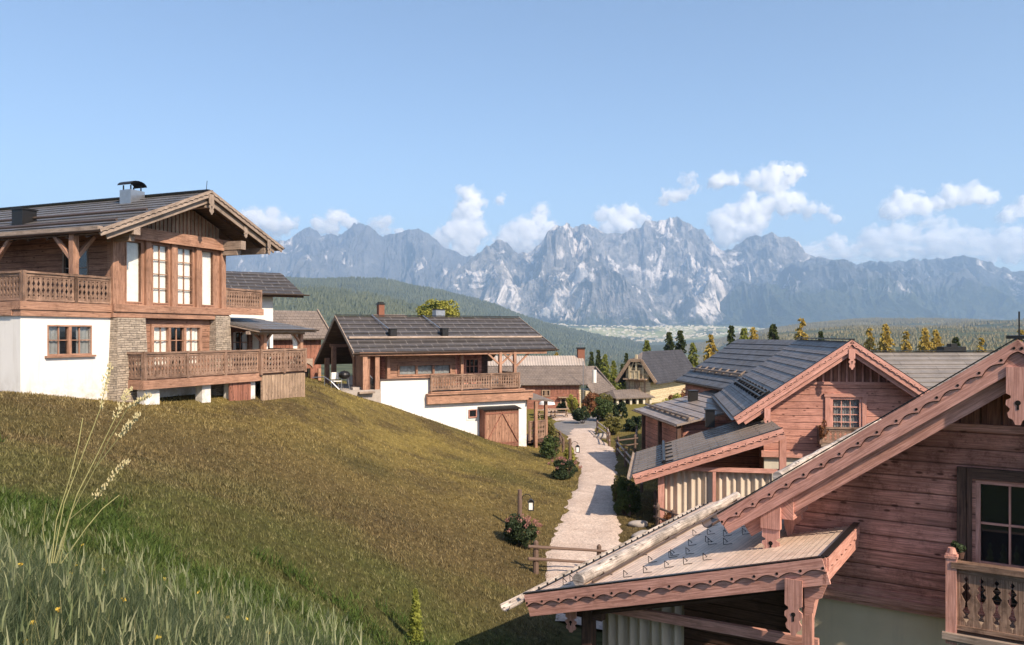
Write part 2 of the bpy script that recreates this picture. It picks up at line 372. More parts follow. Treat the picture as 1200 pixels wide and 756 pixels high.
def ground_z(x, y):
    x = np.asarray(x, float); y = np.asarray(y, float)
    k = np.clip((y - 90) / 45, 0, 1); k = k * k * (3 - 2 * k)
    r = np.hypot(x, y); 
    xn, yn = np.clip(x, -70, 75), np.clip(y, -20, 135)
    zn = np.clip(near_z(xn, yn), -12, 14) + (fbm(x / 2.2, y / 2.2, 3, 5) - .5) * .10 * np.clip(r / 8, 0, 1)
    return zn * (1 - k) + far_z(x, y) * k
def gz(x, y): return float(ground_z(np.array([x]), np.array([y]))[0])
def grid_mesh(name, X, Y, Z, m, wrap=False, smooth=True, attr=None):
    a, b = X.shape; v = np.stack([X, Y, Z], -1).reshape(-1, 3).astype('f')
    i = np.arange(a - 1)[:, None] * b; j = np.arange(b if wrap else b - 1)[None, :]; j2 = (j + 1) % b
    q = np.stack([i + j, i + j2, i + b + j2, i + b + j], -1).reshape(-1, 4)
    me = bpy.data.meshes.new(name); me.vertices.add(len(v)); me.vertices.foreach_set('co', v.ravel())
    me.loops.add(q.size); me.loops.foreach_set('vertex_index', q.ravel().astype('i'))
    me.polygons.add(len(q)); me.polygons.foreach_set('loop_start', (np.arange(len(q)) * 4).astype('i')); me.polygons.foreach_set('loop_total', np.full(len(q), 4, 'i'))
    me.update(calc_edges=True)
    if smooth: me.polygons.foreach_set('use_smooth', np.ones(len(q), bool))
    me.materials.append(m); return link(bpy.data.objects.new(name, me))

def lawn_colour(g, k=1.):
    p = g.pos(); sp = g.t.nodes.new('ShaderNodeSeparateXYZ'); g.put(sp.inputs[0], p); x, y, z = sp.outputs
    m_ = lambda c: tuple(q * k for q in c)
    n1 = g.noise(p, .35, 6, .65); n2 = g.noise(p, 5, 5, .7)
    gold = g.mix(g.ramp(n2, .35, .68), m_((.18, .135, .04)), m_((.34, .255, .085)))
    brown = g.mix(g.ramp(n2, .35, .65), m_((.075, .055, .026)), m_((.165, .12, .055)))
    green = g.mix(g.ramp(n2, .35, .65), m_((.035, .055, .016)), m_((.09, .12, .03)))
    c = g.mix(g.ramp(n1, .42, .62), gold, brown)
    # brown band midslope; lusher green at its foot and near the viewer, darkened as painted shade
    lush_shade = g.math('ADD', g.math('ADD', y, g.math('MULTIPLY', x, -.25)), g.math('MULTIPLY', g.math('SUBTRACT', n1, .5), 14.))
    c = g.mix(g.math('MULTIPLY', g.ramp(lush_shade, 37, 26), .85), c, brown)
    c = g.mix(g.ramp(lush_shade, 13, 22, 1, 0), c, green)
    big = g.noise(p, .13, 4, .6); tuft = g.noise(p, 1.6, 3, .6)
    c = g.mix(g.ramp(big, .5, .68, 0, .55), c, m_((.085, .085, .028))); c = g.mix(g.ramp(tuft, .55, .7, 0, .4), c, m_((.07, .06, .025)))
    return g.mix(g.ramp(y, 55, 68), c, g.mix(n1, (.14, .13, .035), (.22, .17, .05)))
def ground_mat():
    g = G('meadow and forest land'); p = g.pos(); sp = g.t.nodes.new('ShaderNodeSeparateXYZ'); g.put(sp.inputs[0], p); x, y, z = sp.outputs
    n2 = g.noise(p, 5, 5, .7); n3 = g.noise(p, 38, 3, .6)
    c = lawn_colour(g, .8)
    c = g.mix(g.ramp(n3, .45, .75, 0, .45), c, (.035, .03, .012))
    # beyond the village: spruce forest with meadows between
    f1 = g.noise(p, .0022, 6, .62); f2 = g.noise(p, .03, 5, .7)
    forest = g.mix(g.ramp(f2, .35, .65), (.04, .055, .04), (.12, .13, .075))
    mead = g.mix(g.ramp(g.noise(p, .012, 4), .4, .6), (.22, .24, .09), (.40, .38, .22))
    mm = g.math('MULTIPLY', g.ramp(y, 4150, 4600), g.ramp(f1, .44, .52))
    cl = g.math('MULTIPLY', g.ramp(y, 2200, 2800), g.math('MULTIPLY', g.ramp(f1, .60, .64), g.ramp(x, -400, 300)))
    far = g.mix(g.math('MAXIMUM', mm, cl), forest, mead)
    far = g.mix(g.math('MULTIPLY', g.ramp(g.n('TexVoronoi', {'Vector': p, 'Scale': .022}, out=0), .22, .12), g.math('MULTIPLY', mm, g.ramp(g.noise(p, .004, 2), .48, .56))), far, (.75, .72, .68))
    c = g.mix(g.ramp(y, 105, 150), c, far)
    g.bump(g.math('ADD', g.math('MULTIPLY', n3, .4), n2), .9, .06)
    return g.fin(c, .95, .05)
th = np.concatenate([np.linspace(-180, -46, 34)[:-1], np.linspace(-46, -34, 16)[:-1], np.linspace(-34, 34, 300), np.linspace(34, 46, 16)[1:], np.linspace(46, 180, 34)[1:-1]]) * math.pi / 180
rr = np.concatenate([[.3, .7, 1.2], np.geomspace(1.8, 130, 240), np.geomspace(133, 7400, 190)])
TH, RR = np.meshgrid(th, rr); GX, GY = RR * np.sin(TH), RR * np.cos(TH)
GZ = ground_z(GX, GY)
tag(grid_mesh('ground', GX, GY, GZ, ground_mat(), wrap=True), kind='structure')

# path and road: sheets that follow the ground
def ribbon(name, pts, m, lift, jag=.12, kind='structure', nx=10):
    """pts: (left column, right column, row, distance)"""
    L = np.array([at(a, r, Y)[:2] for a, b, r, Y in pts]); Rr = np.array([at(b, r, Y)[:2] for a, b, r, Y in pts])
    k = np.arange(len(pts)); s = np.linspace(0, len(pts) - 1, 160)
    def sm(c): # smooth interpolation
        y = np.interp(s, k, c); ker = np.ones(13) / 13; yp = np.r_[2*y[0]-y[6:0:-1], y, 2*y[-1]-y[-2:-8:-1]]; return np.convolve(yp, ker, 'valid')
    lx, ly, rx, ry = sm(L[:, 0]), sm(L[:, 1]), sm(Rr[:, 0]), sm(Rr[:, 1])
    q = np.linspace(0, 1, nx)[None, :]
    jl = (vnoise(s * 6, s * 0, 1) - .5) * jag; jr = (vnoise(s * 6, s * 0 + 9, 2) - .5) * jag
    ux, uy = rx - lx, ry - ly; n = np.hypot(ux, uy); 
    t0, t1 = jl / n, 1 + jr / n; q = t0[:, None] * (1 - q) + t1[:, None] * q
    X = lx[:, None] + ux[:, None] * q; Y = ly[:, None] + uy[:, None] * q
    Z = ground_z(X, Y) + lift; Z[:, 0] -= .06; Z[:, -1] -= .06
    return tag(grid_mesh(name, X, Y, Z, m), kind=kind)
def gravel_mat():
    g = G('pale gravel'); p = g.pos()
    c = g.mix(g.ramp(g.noise(p, 1.1, 6, .7), .35, .65), (.55, .42, .34), (.74, .60, .50))
    c = g.mix(g.ramp(g.n('TexVoronoi', {'Vector': p, 'Scale': 16.}, out=1), .2, .9, 0, .5), c, (.28, .22, .19), 'MIX')
    c = g.mix(g.ramp(g.noise(p, 24, 3), .5, .7, 0, .6), c, (.24, .19, .16))
    g.bump(g.noise(p, 22, 4, .7), .8, .04); return g.fin(c, .95, .1)
def asphalt_mat():
    g = G('worn asphalt'); p = g.pos()
    c = g.mix(g.ramp(g.noise(p, .8, 5, .7), .35, .65), (.16, .15, .145), (.24, .22, .21)); g.bump(g.noise(p, 60, 2), .3, .01); return g.fin(c, .9, .2)
MG = gravel_mat()
PL = [(740, 652, 745), (680, 640, 735), (640, 645, 729), (622, 652, 727), (607, 661, 724), (590, 668, 721), (575, 674, 720), (558, 680, 721), (545, 679, 722), (534, 674, 722), (526, 669, 720), (518, 666, 709), (510, 666, 699), (503, 668, 695)]
def onground(u, v, Y0=4., Y1=130.):
    Y_ = np.geomspace(Y0, Y1, 3000); X = (u - 600) / FOC * Y_; r = HOR - (ground_z(X, Y_) - CZ) / Y_ * FOC; ok = np.where(r <= v)[0]
    return float(Y_[ok[0]]) if len(ok) else Y1
ribbon('gravel_path', [(a, b, v, onground((a + b) / 2, v, 15)) for v, a, b in PL], MG, .07, .3)
ribbon('asphalt_road', [(676, 688, 517, 55), (656, 696, 507, 60), (646, 700, 503, 65), (652, 700, 498.5, 69), (668, 712, 495.5, 72), (700, 730, 495, 74)], asphalt_mat(), .055, .05)
ribbon('gravel_lane', [(652, 690, 497.5, 70), (640, 672, 491, 75), (636, 656, 487, 79), (630, 646, 485, 82)], MG, .06, .1)

# ------------------------------------------------------------------ mountains
def rock_mat(name, snowy, treel, c1=(.045, .048, .058), c2=(.33, .31, .29)):
    g = G(name); p = g.pos(); sp = g.t.nodes.new('ShaderNodeSeparateXYZ'); g.put(sp.inputs[0], p); z = sp.outputs[2]
    nz = g.t.nodes.new('ShaderNodeSeparateXYZ'); g.put(nz.inputs[0], g.n('NewGeometry', out=1))
    st = g.map(p, (.007, .0035, .006)); n = g.noise(st, 1, 8, .68, .6); n2 = g.noise(p, .004, 6, .6)
    c = g.mix(g.ramp(n, .36, .62), c1, c2)
    c = g.mix(g.ramp(g.noise(g.map(p, (.03, .008, .05)), 1, 5, .7), .45, .7, 0, .7), c, (.11, .115, .125))
    scree = g.math('MULTIPLY', g.ramp(g.noise(g.map(p, (.0034, .0016, .0022)), 1, 5, .65, 1.), snowy, snowy + .05), g.ramp(n2, .38, .5))
    c = g.mix(g.math('MULTIPLY', scree, .8), c, (.85, .78, .72))
    tl = g.math('ADD', z, g.math('MULTIPLY', g.math('SUBTRACT', n2, .5), 500.))
    tl = g.math('ADD', tl, g.math('MULTIPLY', g.math('SUBTRACT', n, .5), 260.))
    c = g.mix(g.ramp(tl, treel + 60, treel - 60, 0, .93), c, g.mix(g.ramp(g.noise(p, .02, 4, .7), .4, .6), (.022, .034, .024), (.06, .07, .04)))
    g.bump(g.math('ADD', n, g.noise(p, .03, 6, .7)), 1., 28.); return g.fin(c, .95, .05)
def mountain(name, sky_pts, foot, Yr, Yf, m, amp, seed, spur=420., expo=1.45, fu=.0):
    us = np.linspace(sky_pts[0][0], sky_pts[-1][0], 900); t = np.concatenate([np.linspace(0, 1, 230), np.linspace(1.02, 1.5, 16)])
    S_ = np.interp(us, [a for a, b in sky_pts], [b for a, b in sky_pts]); Fv = np.interp(us, [a for a, b in foot], [b for a, b in foot])
    S_ = S_ + (fbm(us / 9, us * 0 + seed, 4, seed, gain=.62) - .5) * 5 * amp
    T, U = np.meshgrid(t, us, indexing='ij')
    Yrv = Yr + (fbm(us / 60, us * 0, 3, seed) - .5) * 700
    Y = Yf + (Yrv[None] - Yf) * T; X = (U - 600) / FOC * Y
    zr = CZ + (HOR - S_) / FOC * Yrv; zf = CZ + (HOR - Fv) / FOC * Yf - 60
    Tc = np.clip(T, 0, 1)
    wx = X + (fbm(X / 900, Y / 900, 3, seed + 5) - .5) * 700; 
    sp = fbm(wx / spur, Y / (spur * 2.6), 6, seed + 1, True, .52); fine = fbm(wx / 130, Y / 260, 5, seed + 2, True, .6)
    big = fbm(wx / (spur * 2.4), Y / (spur * 5), 2, seed + 8, True)
    p = Tc ** expo; p = p + (sp - .45) * .8 * np.sin(np.pi * np.clip(Tc * .97 + .02, 0, 1)) ** .8 + (big - .4) * .35 * np.sin(np.pi * Tc)
    p = p + (fine - .5) * .15 * np.clip(Tc * 1.6, 0, 1) * np.where(Tc > .985, .35, 1)
    p = np.minimum(p, 1.0 + (fine - .5) * .04 * amp)
    Z = zf[None] + (zr - zf)[None] * p - np.clip(T - 1, 0, 1) * 1400
    # keep everything in front under the skyline seen from the village
    lim = CZ + (HOR - S_)[None] / FOC * Y + 6; Z = np.where((T < 1) & (Z > lim), lim - (Z - lim) * .4, Z)
    return tag(grid_mesh(name, X, Y, Z, m), kind='structure')
rkA = rock_mat('pale far rock', .60, 250, (.08, .08, .095), (.19, .19, .20)); rkB = rock_mat('limestone rock', .53, 130); rkC = rock_mat('blue grey wooded rock', .60, 420, (.04, .05, .065), (.15, .155, .165))
mountain('mountain_range', [(100, 300), (200, 290), (262, 268), (300, 278), (335, 284), (362, 264), (376, 273), (396, 274), (408, 266), (421, 259), (434, 265), (446, 276), (466, 273), (489, 267), (503, 276), (520, 290), (545, 300), (580, 300), (640, 310), (700, 340)],
         [(0, 372), (700, 385)], 9600, 6900, rkA, 1., 3, 640)
mountain('mountain_massif', [(470, 372), (505, 338), (530, 318), (548, 306), (570, 290), (586, 279), (597, 288), (606, 296), (622, 296), (634, 284), (642, 270), (652, 264), (658, 268), (664, 262), (672, 265), (682, 260), (692, 262), (700, 268), (712, 276), (730, 275), (742, 266), (748, 268), (757, 259), (790, 253), (806, 260), (824, 272), (836, 288), (858, 292), (872, 283), (888, 274), (906, 272), (922, 277), (936, 284), (944, 296), (990, 312), (1060, 340)],
         [(450, 384), (760, 382), (1060, 384)], 8900, 6300, rkB, 1.4, 21, 640)
mountain('mountain_buttress', [(560, 382), (592, 352), (622, 330), (650, 312), (668, 318), (690, 300), (706, 309), (726, 322), (748, 334), (775, 352), (800, 372), (830, 384)],
         [(540, 384), (840, 385)], 7300, 6000, rkB, 1.2, 41, 420)
mountain('mountain_ridge', [(800, 384), (826, 362), (852, 330), (866, 318), (884, 326), (905, 318), (930, 306), (958, 301), (975, 303), (1004, 308), (1040, 305), (1066, 303), (1084, 304), (1110, 301), (1131, 299), (1146, 305), (1166, 310), (1184, 316), (1210, 320), (1320, 322)],
         [(780, 386), (1320, 384)], 8200, 5900, rkC, 1., 63, 620, 1.2)

# ------------------------------------------------------------------ air and clouds
g = G('air'); g.t.nodes.remove(g.b)
v = g.n('VolumePrincipled', {'Color': (.48, .70, 1., 1), 'Density': 1.1e-4, 'Anisotropy': .15}); g.t.links.new(v, g.o.inputs[1])
zt = max(o.bound_box[1][2] for o in S.objects if o.name.startswith('mountain')) + 40
hz = MB(); hz.box(-11500, 11500, -7600, 10900, float(GZ.min()) - 260, zt)
tag(hz.build('haze', g.m), kind='stuff')
g = G('cloud'); g.t.nodes.remove(g.b)
p_ = g.pos(); dn = g.ramp(g.noise(p_, .0062, 5, .62, .6), .36, .60, 0., .03); v = g.n('VolumePrincipled', {'Color': (1, 1, 1, 1), 'Density': dn}); g.t.links.new(v, g.o.inputs[1]); MCL = g.m; g.m.cycles.volume_step_rate = .35
g = G('thin cloud'); g.t.nodes.remove(g.b)
p_ = g.pos(); dn = g.ramp(g.noise(g.map(p_, (.6, .6, 1.6)), .006, 5, .62, .6), .42, .66, .0005, .02); v = g.n('VolumePrincipled', {'Color': (1, 1, 1, 1), 'Density': dn}); g.t.links.new(v, g.o.inputs[1]); MCT = g.m; g.m.cycles.volume_step_rate = .35
CY = 11600.
g = G('cloud wisps'); g.t.nodes.remove(g.b); p_ = g.pos(); dn = g.ramp(g.noise(p_, .0048, 6, .66, 1.), .46, .68, 0., .012); v = g.n('VolumePrincipled', {'Color': (1, 1, 1, 1), 'Density': dn}); g.t.links.new(v, g.o.inputs[1]); MWS = g.m; g.m.cycles.volume_step_rate = .35
tex = bpy.data.textures.new('billow', 'CLOUDS'); tex.noise_scale = 130; tex.noise_depth = 4
tex2 = bpy.data.textures.new('wisps', 'CLOUDS'); tex2.noise_scale = 42; tex2.noise_depth = 3
def cloud(spots, label, m=MCL, grp=None, vox=11):
    """spots: (column, row, radius in picture units)"""
    import bmesh; from mathutils import Matrix
    k = CY / FOC; cu = sum(s[0] for s in spots) / len(spots); cv = sum(s[1] for s in spots) / len(spots); par = None
    for nm, grow, mat_, st in (('cloud', 1., m, 120), ('wisps', 1.55, MWS, 190)):
        rl = random.Random(int(cu)); me = bpy.data.meshes.new(nm); bm = bmesh.new()
        for (u, v_, r) in spots:
            for q in range(11):
                a = rl.uniform(0, 6.28); d = rl.uniform(.1, 1.15) * r if q else 0; rq = r * (rl.uniform(.25, .65) if q else .85) * grow
                bmesh.ops.create_icosphere(bm, subdivisions=2, radius=rq * k, matrix=Matrix.Translation(((u - cu + d * math.cos(a)) * k, rl.uniform(-.3, .3) * r * k, (cv - v_ + d * math.sin(a) * .8) * k)))
        bm.to_mesh(me); bm.free(); me.materials.append(mat_)
        o = bpy.data.objects.new(nm, me); link(o, par)
        if par is None: o.location = at(cu, cv, CY); par = o
        md = o.modifiers.new('r', 'REMESH'); md.mode = 'VOXEL'; md.voxel_size = vox
        d = o.modifiers.new('d', 'DISPLACE'); d.texture = tex; d.strength = st; d.mid_level = .45; d.texture_coords = 'LOCAL'
        d = o.modifiers.new('e', 'DISPLACE'); d.texture = tex2; d.strength = 75; d.mid_level = .5; d.texture_coords = 'LOCAL'
    return tag(par, label, 'cloud', grp)
cloud([(300, 256, 11), (318, 262, 12), (334, 264, 10), (345, 262, 5), (292, 252, 6)], 'white cumulus low beside the gable of the large left chalet')
cloud([(378, 266, 10), (392, 258, 9), (402, 255, 7), (411, 262, 7), (388, 268, 9)], 'small white cloud just left of the round rocky summit')
cloud([(438, 262, 6), (448, 264, 8), (455, 272, 6), (468, 274, 5)], 'small ragged white cloud just right of the round rocky summit')
cloud([(549, 228, 8), (556, 238, 10), (550, 250, 12), (540, 264, 14), (528, 274, 13), (556, 272, 14), (516, 284, 10), (545, 286, 15)], 'tall tower shaped white cloud rising over the mountain notch')
cloud([(600, 278, 13), (618, 270, 14), (632, 260, 11), (636, 246, 7), (640, 278, 13), (612, 290, 14), (588, 286, 10), (650, 290, 12)], 'slanting white cloud between the tower cloud and the big massif')
cloud([(588, 234, 4), (592, 230, 3)], 'tiny faint wisp of cloud right of the tall tower cloud', MCT, None, 9)
cloud([(708, 252, 8), (722, 258, 11), (740, 250, 10), (752, 258, 8), (732, 268, 12), (712, 270, 10)], 'broken white cloud clinging to the crest of the big massif')
cloud([(783, 231, 8), (779, 236, 5)], 'small round white cloud alone above the big massif')
cloud([(806, 214, 8), (802, 228, 7), (812, 222, 6)], 'small thin white cloud upper left of a compact round cloud', MCT)
cloud([(844, 213, 8), (853, 212, 7), (838, 211, 5)], 'small compact white cloud left of the tall heaped cloud')
cloud([(885, 212, 9), (905, 212, 13), (922, 206, 11), (934, 202, 8), (912, 222, 9)], 'highest white cloud puff above the big heaped cloud')
cloud([(846, 262, 14), (862, 254, 15), (880, 244, 14), (898, 242, 12), (918, 236, 11), (934, 240, 10), (950, 246, 8), (968, 246, 6), (848, 280, 13), (868, 272, 14), (886, 262, 12), (978, 256, 6)], 'big heaped white cloud spilling over the saddle right of the summit')
cloud([(1044, 246, 11), (1058, 240, 12), (1074, 238, 12), (1046, 252, 8), (1084, 244, 8)], 'white cloud in the clear sky, left one of a touching pair at right')
cloud([(1100, 238, 8), (1116, 230, 11), (1134, 228, 11), (1150, 230, 10), (1164, 232, 7)], 'long white cloud in the clear sky, right one of a touching pair')
cloud([(1178, 254, 8), (1192, 246, 9), (1206, 240, 10), (1220, 238, 12)], 'white cloud cut by the right edge of the sky')
cloud([(978, 281, 6), (988, 280, 5)], 'tiny bright cloud puff resting above the grey cloud bank')
cloud([(u, 282 + 3 * math.sin(u * .11), 12) for u in range(1020, 1220, 14)] + [(u, 296 + 2 * math.sin(u * .3), 9) for u in range(948, 1220, 11)] + [(1056, 272, 10), (1098, 270, 12), (1118, 272, 9), (1040, 276, 9), (936, 297, 6)], 'long flat grey and white cloud bank lying on the right hand ridge', MCT, None, 18)

# ------------------------------------------------------------------ building pieces
def side(x, sg=1): return lambda p: (x + sg * p[1], p[0], p[2])      # a wall plane that runs into the depth
def window(F, x0, x1, z0, z1, y=0., nx=2, nz=2, casements=1, fm='beam', gm='glass', d=.09, fw=.07, xf=None, sill=False, curtain=False, back=.5, name='window'):
    m = MB(xf); yo = y - d * .55
    m.box(x0 - fw, x1 + fw, yo, y + .06, z1, z1 + fw); m.box(x0 - fw, x1 + fw, yo, y + .06, z0 - fw, z0)
    m.box(x0 - fw, x0, yo, y + .06, z0, z1); m.box(x1, x1 + fw, yo, y + .06, z0, z1)
    wd = (x1 - x0) / casements
    for c in range(casements):
        a, b = x0 + c * wd, x0 + (c + 1) * wd
        if c: m.box(a - .06, a + .06, yo + .012, y + .05, z0, z1)
        for i in range(1, nx): q = a + (b - a) * i / nx; m.box(q - .016, q + .016, y - .012, y + .03, z0, z1)
        for i in range(1, nz): q = z0 + (z1 - z0) * i / nz; m.box(a, b, y - .016, y + .026, q - .016, q + .016)
    f = F.part(name, m, M[fm])
    p = MB(xf); p.face([(x0, y + .03, z0), (x1, y + .03, z0), (x1, y + .03, z1), (x0, y + .03, z1)]); F.part('pane', p, M[gm], f)
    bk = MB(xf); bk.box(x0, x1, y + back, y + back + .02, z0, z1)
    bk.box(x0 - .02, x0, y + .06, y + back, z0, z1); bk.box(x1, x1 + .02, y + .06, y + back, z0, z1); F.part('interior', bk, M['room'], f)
    if curtain:
        k = MB(xf); n = 40; amp = .02
        for i in range(n):
            t0, t1 = i / n, (i + 1) / n; a, b = x0 + (x1 - x0) * t0, x0 + (x1 - x0) * t1
            if curtain == 'side' and .3 < t0 < .7: continue
            k.face([(a, y + .08 + amp * math.sin(t0 * 60), z0), (b, y + .08 + amp * math.sin(t1 * 60), z0), (b, y + .08 + amp * math.sin(t1 * 60), z1), (a, y + .08 + amp * math.sin(t0 * 60), z1)], None, True)
        F.part('curtain', k, M['linen'], f)
    if sill:
        q = MB(xf); q.box(x0 - .15, x1 + .15, y - .16, y + .02, z0 - fw - .07, z0 - fw); F.part('sill', q, M[fm], f)
    return f
def along(a, b):
    """frame running from a to b (x,y), y = to its left"""
    d = (b[0] - a[0], b[1] - a[1]); L = math.hypot(*d); d = (d[0] / L, d[1] / L)
    return (lambda p: (a[0] + d[0] * p[0] - d[1] * p[1], a[1] + d[1] * p[0] + d[0] * p[1], p[2])), L
BAL = [(.5, 0), (.5, .08), (.28, .13), (.5, .2), (.34, .3), (.18, .38), (.36, .46), (.5, .52), (.36, .58), (.18, .66), (.34, .74), (.5, .84), (.28, .9), (.5, .94), (.5, 1)]
def balustrade(F, a, b, z0, z1, parent=None, posts=2, sp=.16, m='rail', ends=True, profile=BAL, toprail=(.1, .07)):
    """railing of sawn baluster boards from a to b; parts: handrail, baluster boards, post"""
    xf, L = along(a, b); h = MB(xf)
    h.box(0, L, -toprail[0] / 2 - .02, toprail[0] / 2 + .02, z1 - toprail[1], z1); h.box(0, L, -.03, .03, z1 - toprail[1] - .09, z1 - toprail[1])
    h.box(0, L, -.045, .045, z0 + .03, z0 + .10)
    r = F.part('handrail', h, M[m], parent)
    n = max(2, int(L / sp)); w = L / n; q = MB(xf); zb, zt = z0 + .10, z1 - toprail[1] - .085
    for i in range(n):
        cx = (i + .5) * w; pts = [(cx + w * .97 * p, zb + (zt - zb) * t) for p, t in profile] + [(cx - w * .97 * p, zb + (zt - zb) * t) for p, t in reversed(profile)]
        q.poly(pts, -.014, .014, (0, 0, 1))
    F.part('baluster_boards', q, M[m], parent)
    for i in range(posts):
        if not ends and i in (0, posts - 1): continue
        p = MB(xf); x = L * i / (posts - 1); p.box(x - .055, x + .055, -.06, .06, z0 - .03, z1 + .015); F.part('post', p, M[m], parent)
    return r
def barge(F, a, b, c, h=.26, t=.035, m='redtrim', scal=.045, wave=.32, inner=.30, dots=True):
    """verge boards from a=(x,z) to b=(x,z): a wide back board and a scalloped front board"""
    L = math.hypot(b[0] - a[0], b[1] - a[1]); d = ((b[0] - a[0]) / L, (b[1] - a[1]) / L)
    if d[0] >= 0: n = (d[1], -d[0])
    else: n = (-d[1], d[0])
    pt = lambda s, k: (a[0] + d[0] * s + n[0] * k, a[1] + d[1] * s + n[1] * k)
    m1 = MB(); m1.poly([pt(0, 0), pt(L, 0), pt(L, h), pt(0, h)], c - t, c, (d[0], 0, d[1]))
    bo = F.part('bargeboard', m1, M[m])
    if scal:
        up = [pt(0, -.005), pt(L, -.005)]; low = []; N = max(3, int(round(L / wave))); W = L / N
        for i in range(N):
            for q in range(8):
                s = (i + q / 8) * W; low.append(pt(s, h * .52 - scal * abs(math.sin(math.pi * q / 8)) * (1 if q not in (0,) else 0)))
        low.append(pt(L, h * .52)); m2 = MB(); m2.poly(up + low[::-1], c - t - .042, c - t - .016, (d[0], 0, d[1]))
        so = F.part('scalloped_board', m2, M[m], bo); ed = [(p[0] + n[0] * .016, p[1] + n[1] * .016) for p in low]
        m4 = MB(); m4.poly(up + ed[::-1], c - t - .014, c - t - .001, (d[0], 0, d[1])); F.part('shadow_strip', m4, M['shadowtrim'], bo)  # dark board painted in as the shadow line under the scallops
        if dots:
            m3 = MB()
            for i in range(N + 1):
                p = pt(min(L - .03, max(.03, i * W)), h * .36); m3.tube((p[0], c - t - .047, p[1]), (p[0], c - t - .03, p[1]), .022, n=7)
            F.part('drilled_holes', m3, M['room'], bo)
    return bo
PEN = [(.0, 0), (.5, 0), (.5, -.46), (.30, -.50), (.30, -.54), (.5, -.58), (.52, -.66), (.34, -.72), (.36, -.76), (.46, -.80), (.40, -.88), (.2, -.92), (.12, -1), (0, -1)]
def pendant(F, x, z, c, w, h, m='redtrim', parent=None):
    pts = [(x + w * p, z + h * t) for p, t in PEN]; pts += [(x - w * p, z + h * t) for p, t in reversed(PEN[1:-1])]
    q = MB(); q.poly(pts, c - .03, c, (0, 0, 1)); o = F.part('carved_pendant', q, M[m], parent)
    k = MB(); k.tube((x, c - .036, z - h * .62), (x, c - .028, z - h * .62), w * .13, n=8); k.box(x - w * .05, x + w * .05, c - .036, c - .028, z - h * .74, z - h * .64)
    F.part('keyhole', k, M['room'], o); return o
def rafters(F, A, B, C, D, n, m, name='rafter_tails', w=.1, h=.14, off=.16):
    q = MB(); nn = nrm(cross(sub(B, A), sub(D, A))); nn = nn if nn[2] > 0 else tuple(-x for x in nn)
    for i in range(n):
        t = (i + .5) / n; q.bar(add(lerp(A, B, t), nn, -off), add(lerp(D, C, t), nn, -off), w, h, nn)
    return F.part(name, q, m)
def gutter(F, a, b, r=.075, m='pipe'):
    q = MB(); d = nrm(sub(b, a)); sx = nrm(cross(d, (0, 0, 1))); n = 10; P = []
    for i in range(n + 1):
        t = math.pi * (1 + i / n); P.append((math.cos(t), math.sin(t)))
    for rr_, fl in ((r, 0), (r * .86, 1)):
        for i in range(n):
            p = [add(add(e, sx, rr_ * P[k][0]), (0, 0, 1), rr_ * P[k][1]) for e, k in ((a, i), (a, i + 1), (b, i + 1), (b, i))]
            q.face(p[::-1] if fl else p, None, True)
    for i in (0, n):
        q.face([add(add(e, sx, k * P[i][0]), (0, 0, 1), k * P[i][1]) for e, k in ((a, r), (b, r), (b, r * .86), (a, r * .86))])
    return F.part('gutter', q, M[m])
def roofline(z0, x0, x1, z1): return lambda x: z0 + (z1 - z0) * (x - x0) / (x1 - x0)

# ------------------------------------------------------------------ large chalet on the left
L = Frame(24, 26, (.388, .9216), 7.4, 'large_chalet', 'large chalet on the left with stone piers, white base and tall bright windows', 'house', 'alpine chalets')
zA, zB = 10.6, 11.07
gr = L.P(262, 400)[0]; pl, pr = 3.45, 4.62
wx0, wz1 = L.P(57, 382.5); wx1, wz0 = L.P(106, 414)
q = MB(); q.wall(0, pl, 5.8, zA, 0, .35, [(wx0, wx1, wz0, wz1)]); q.wall(0, 14, 5.8, zA, 0, .35) if 0 else None
L.part('base_wall', q, M['white'])
q = MB(side(0)); q.wall(.35, 14, 5.8, zA, 0, .3); L.part('side_wall', q, M['white'])
f = window(L, wx0, wx1, wz0, wz1, .05, 2, 2, 2, 'beam', 'glass', .12, .05, sill=True, curtain='side')
# piers of ledge stone, battered
def pier(x0, x1, z0, z1, y0, y1, bat):
    q = MB(); b = [(x0 - bat, y0 - bat, z0), (x1 + bat * .4, y0 - bat, z0), (x1 + bat * .4, y1, z0), (x0 - bat, y1, z0)]; t = [(x0, y0, z1), (x1, y0, z1), (x1, y1, z1), (x0, y1, z1)]
    for i in range(4): j = (i + 1) % 4; q.face([b[i], b[j], t[j], t[i]])
    q.face(t); return L.part('stone_pier', q, M['stone'])
pier(3.42, 4.66, 6.4, zA, -.35, .8, .22)
x0, z_ = L.P(251, 412, -.25); x1, z1_ = L.P(270, 374, -.25)
pier(x0 + .1, gr + .12, 7.4, z1_ + .12, -.25, .8, .12)
# belt beams
q = MB(); q.box(-.06, 3.36, -.09, .3, zA, zA + .2); q.box(-.1, 3.36, -.13, .3, zA + .205, zB); q.box(3.36, gr + .12, -.2, .3, zA + .02, zA + .22); q.box(3.36, gr + .16, -.26, .3, zA + .225, zB + .02)
L.part('belt_beam', q, M['beam'])
q = MB(); q.box(-.09, .3, .31, 14, zA + .01, zB - .01); L.part('side_belt_beam', q, M['beam'])
# ground floor timber wall and its windows
gw = [L.P(180, 383), L.P(205, 412), L.P(207, 383), L.P(234, 412)]
a0, a1, gz1, gz0 = gw[0][0], gw[3][0], gw[0][1] - .02, gw[3][1] + .0
q = MB(); q.wall(4.5, gr - .5, 8.3, zA + .02, .06, .25, [(a0, a1, 8.75, gz1)]); L.part('ground_floor_wall', q, M['warm'])
window(L, a0, a1, 8.75, gz1, .06, 2, 3, 3, 'beam', 'sky', .16, .12, curtain='side')
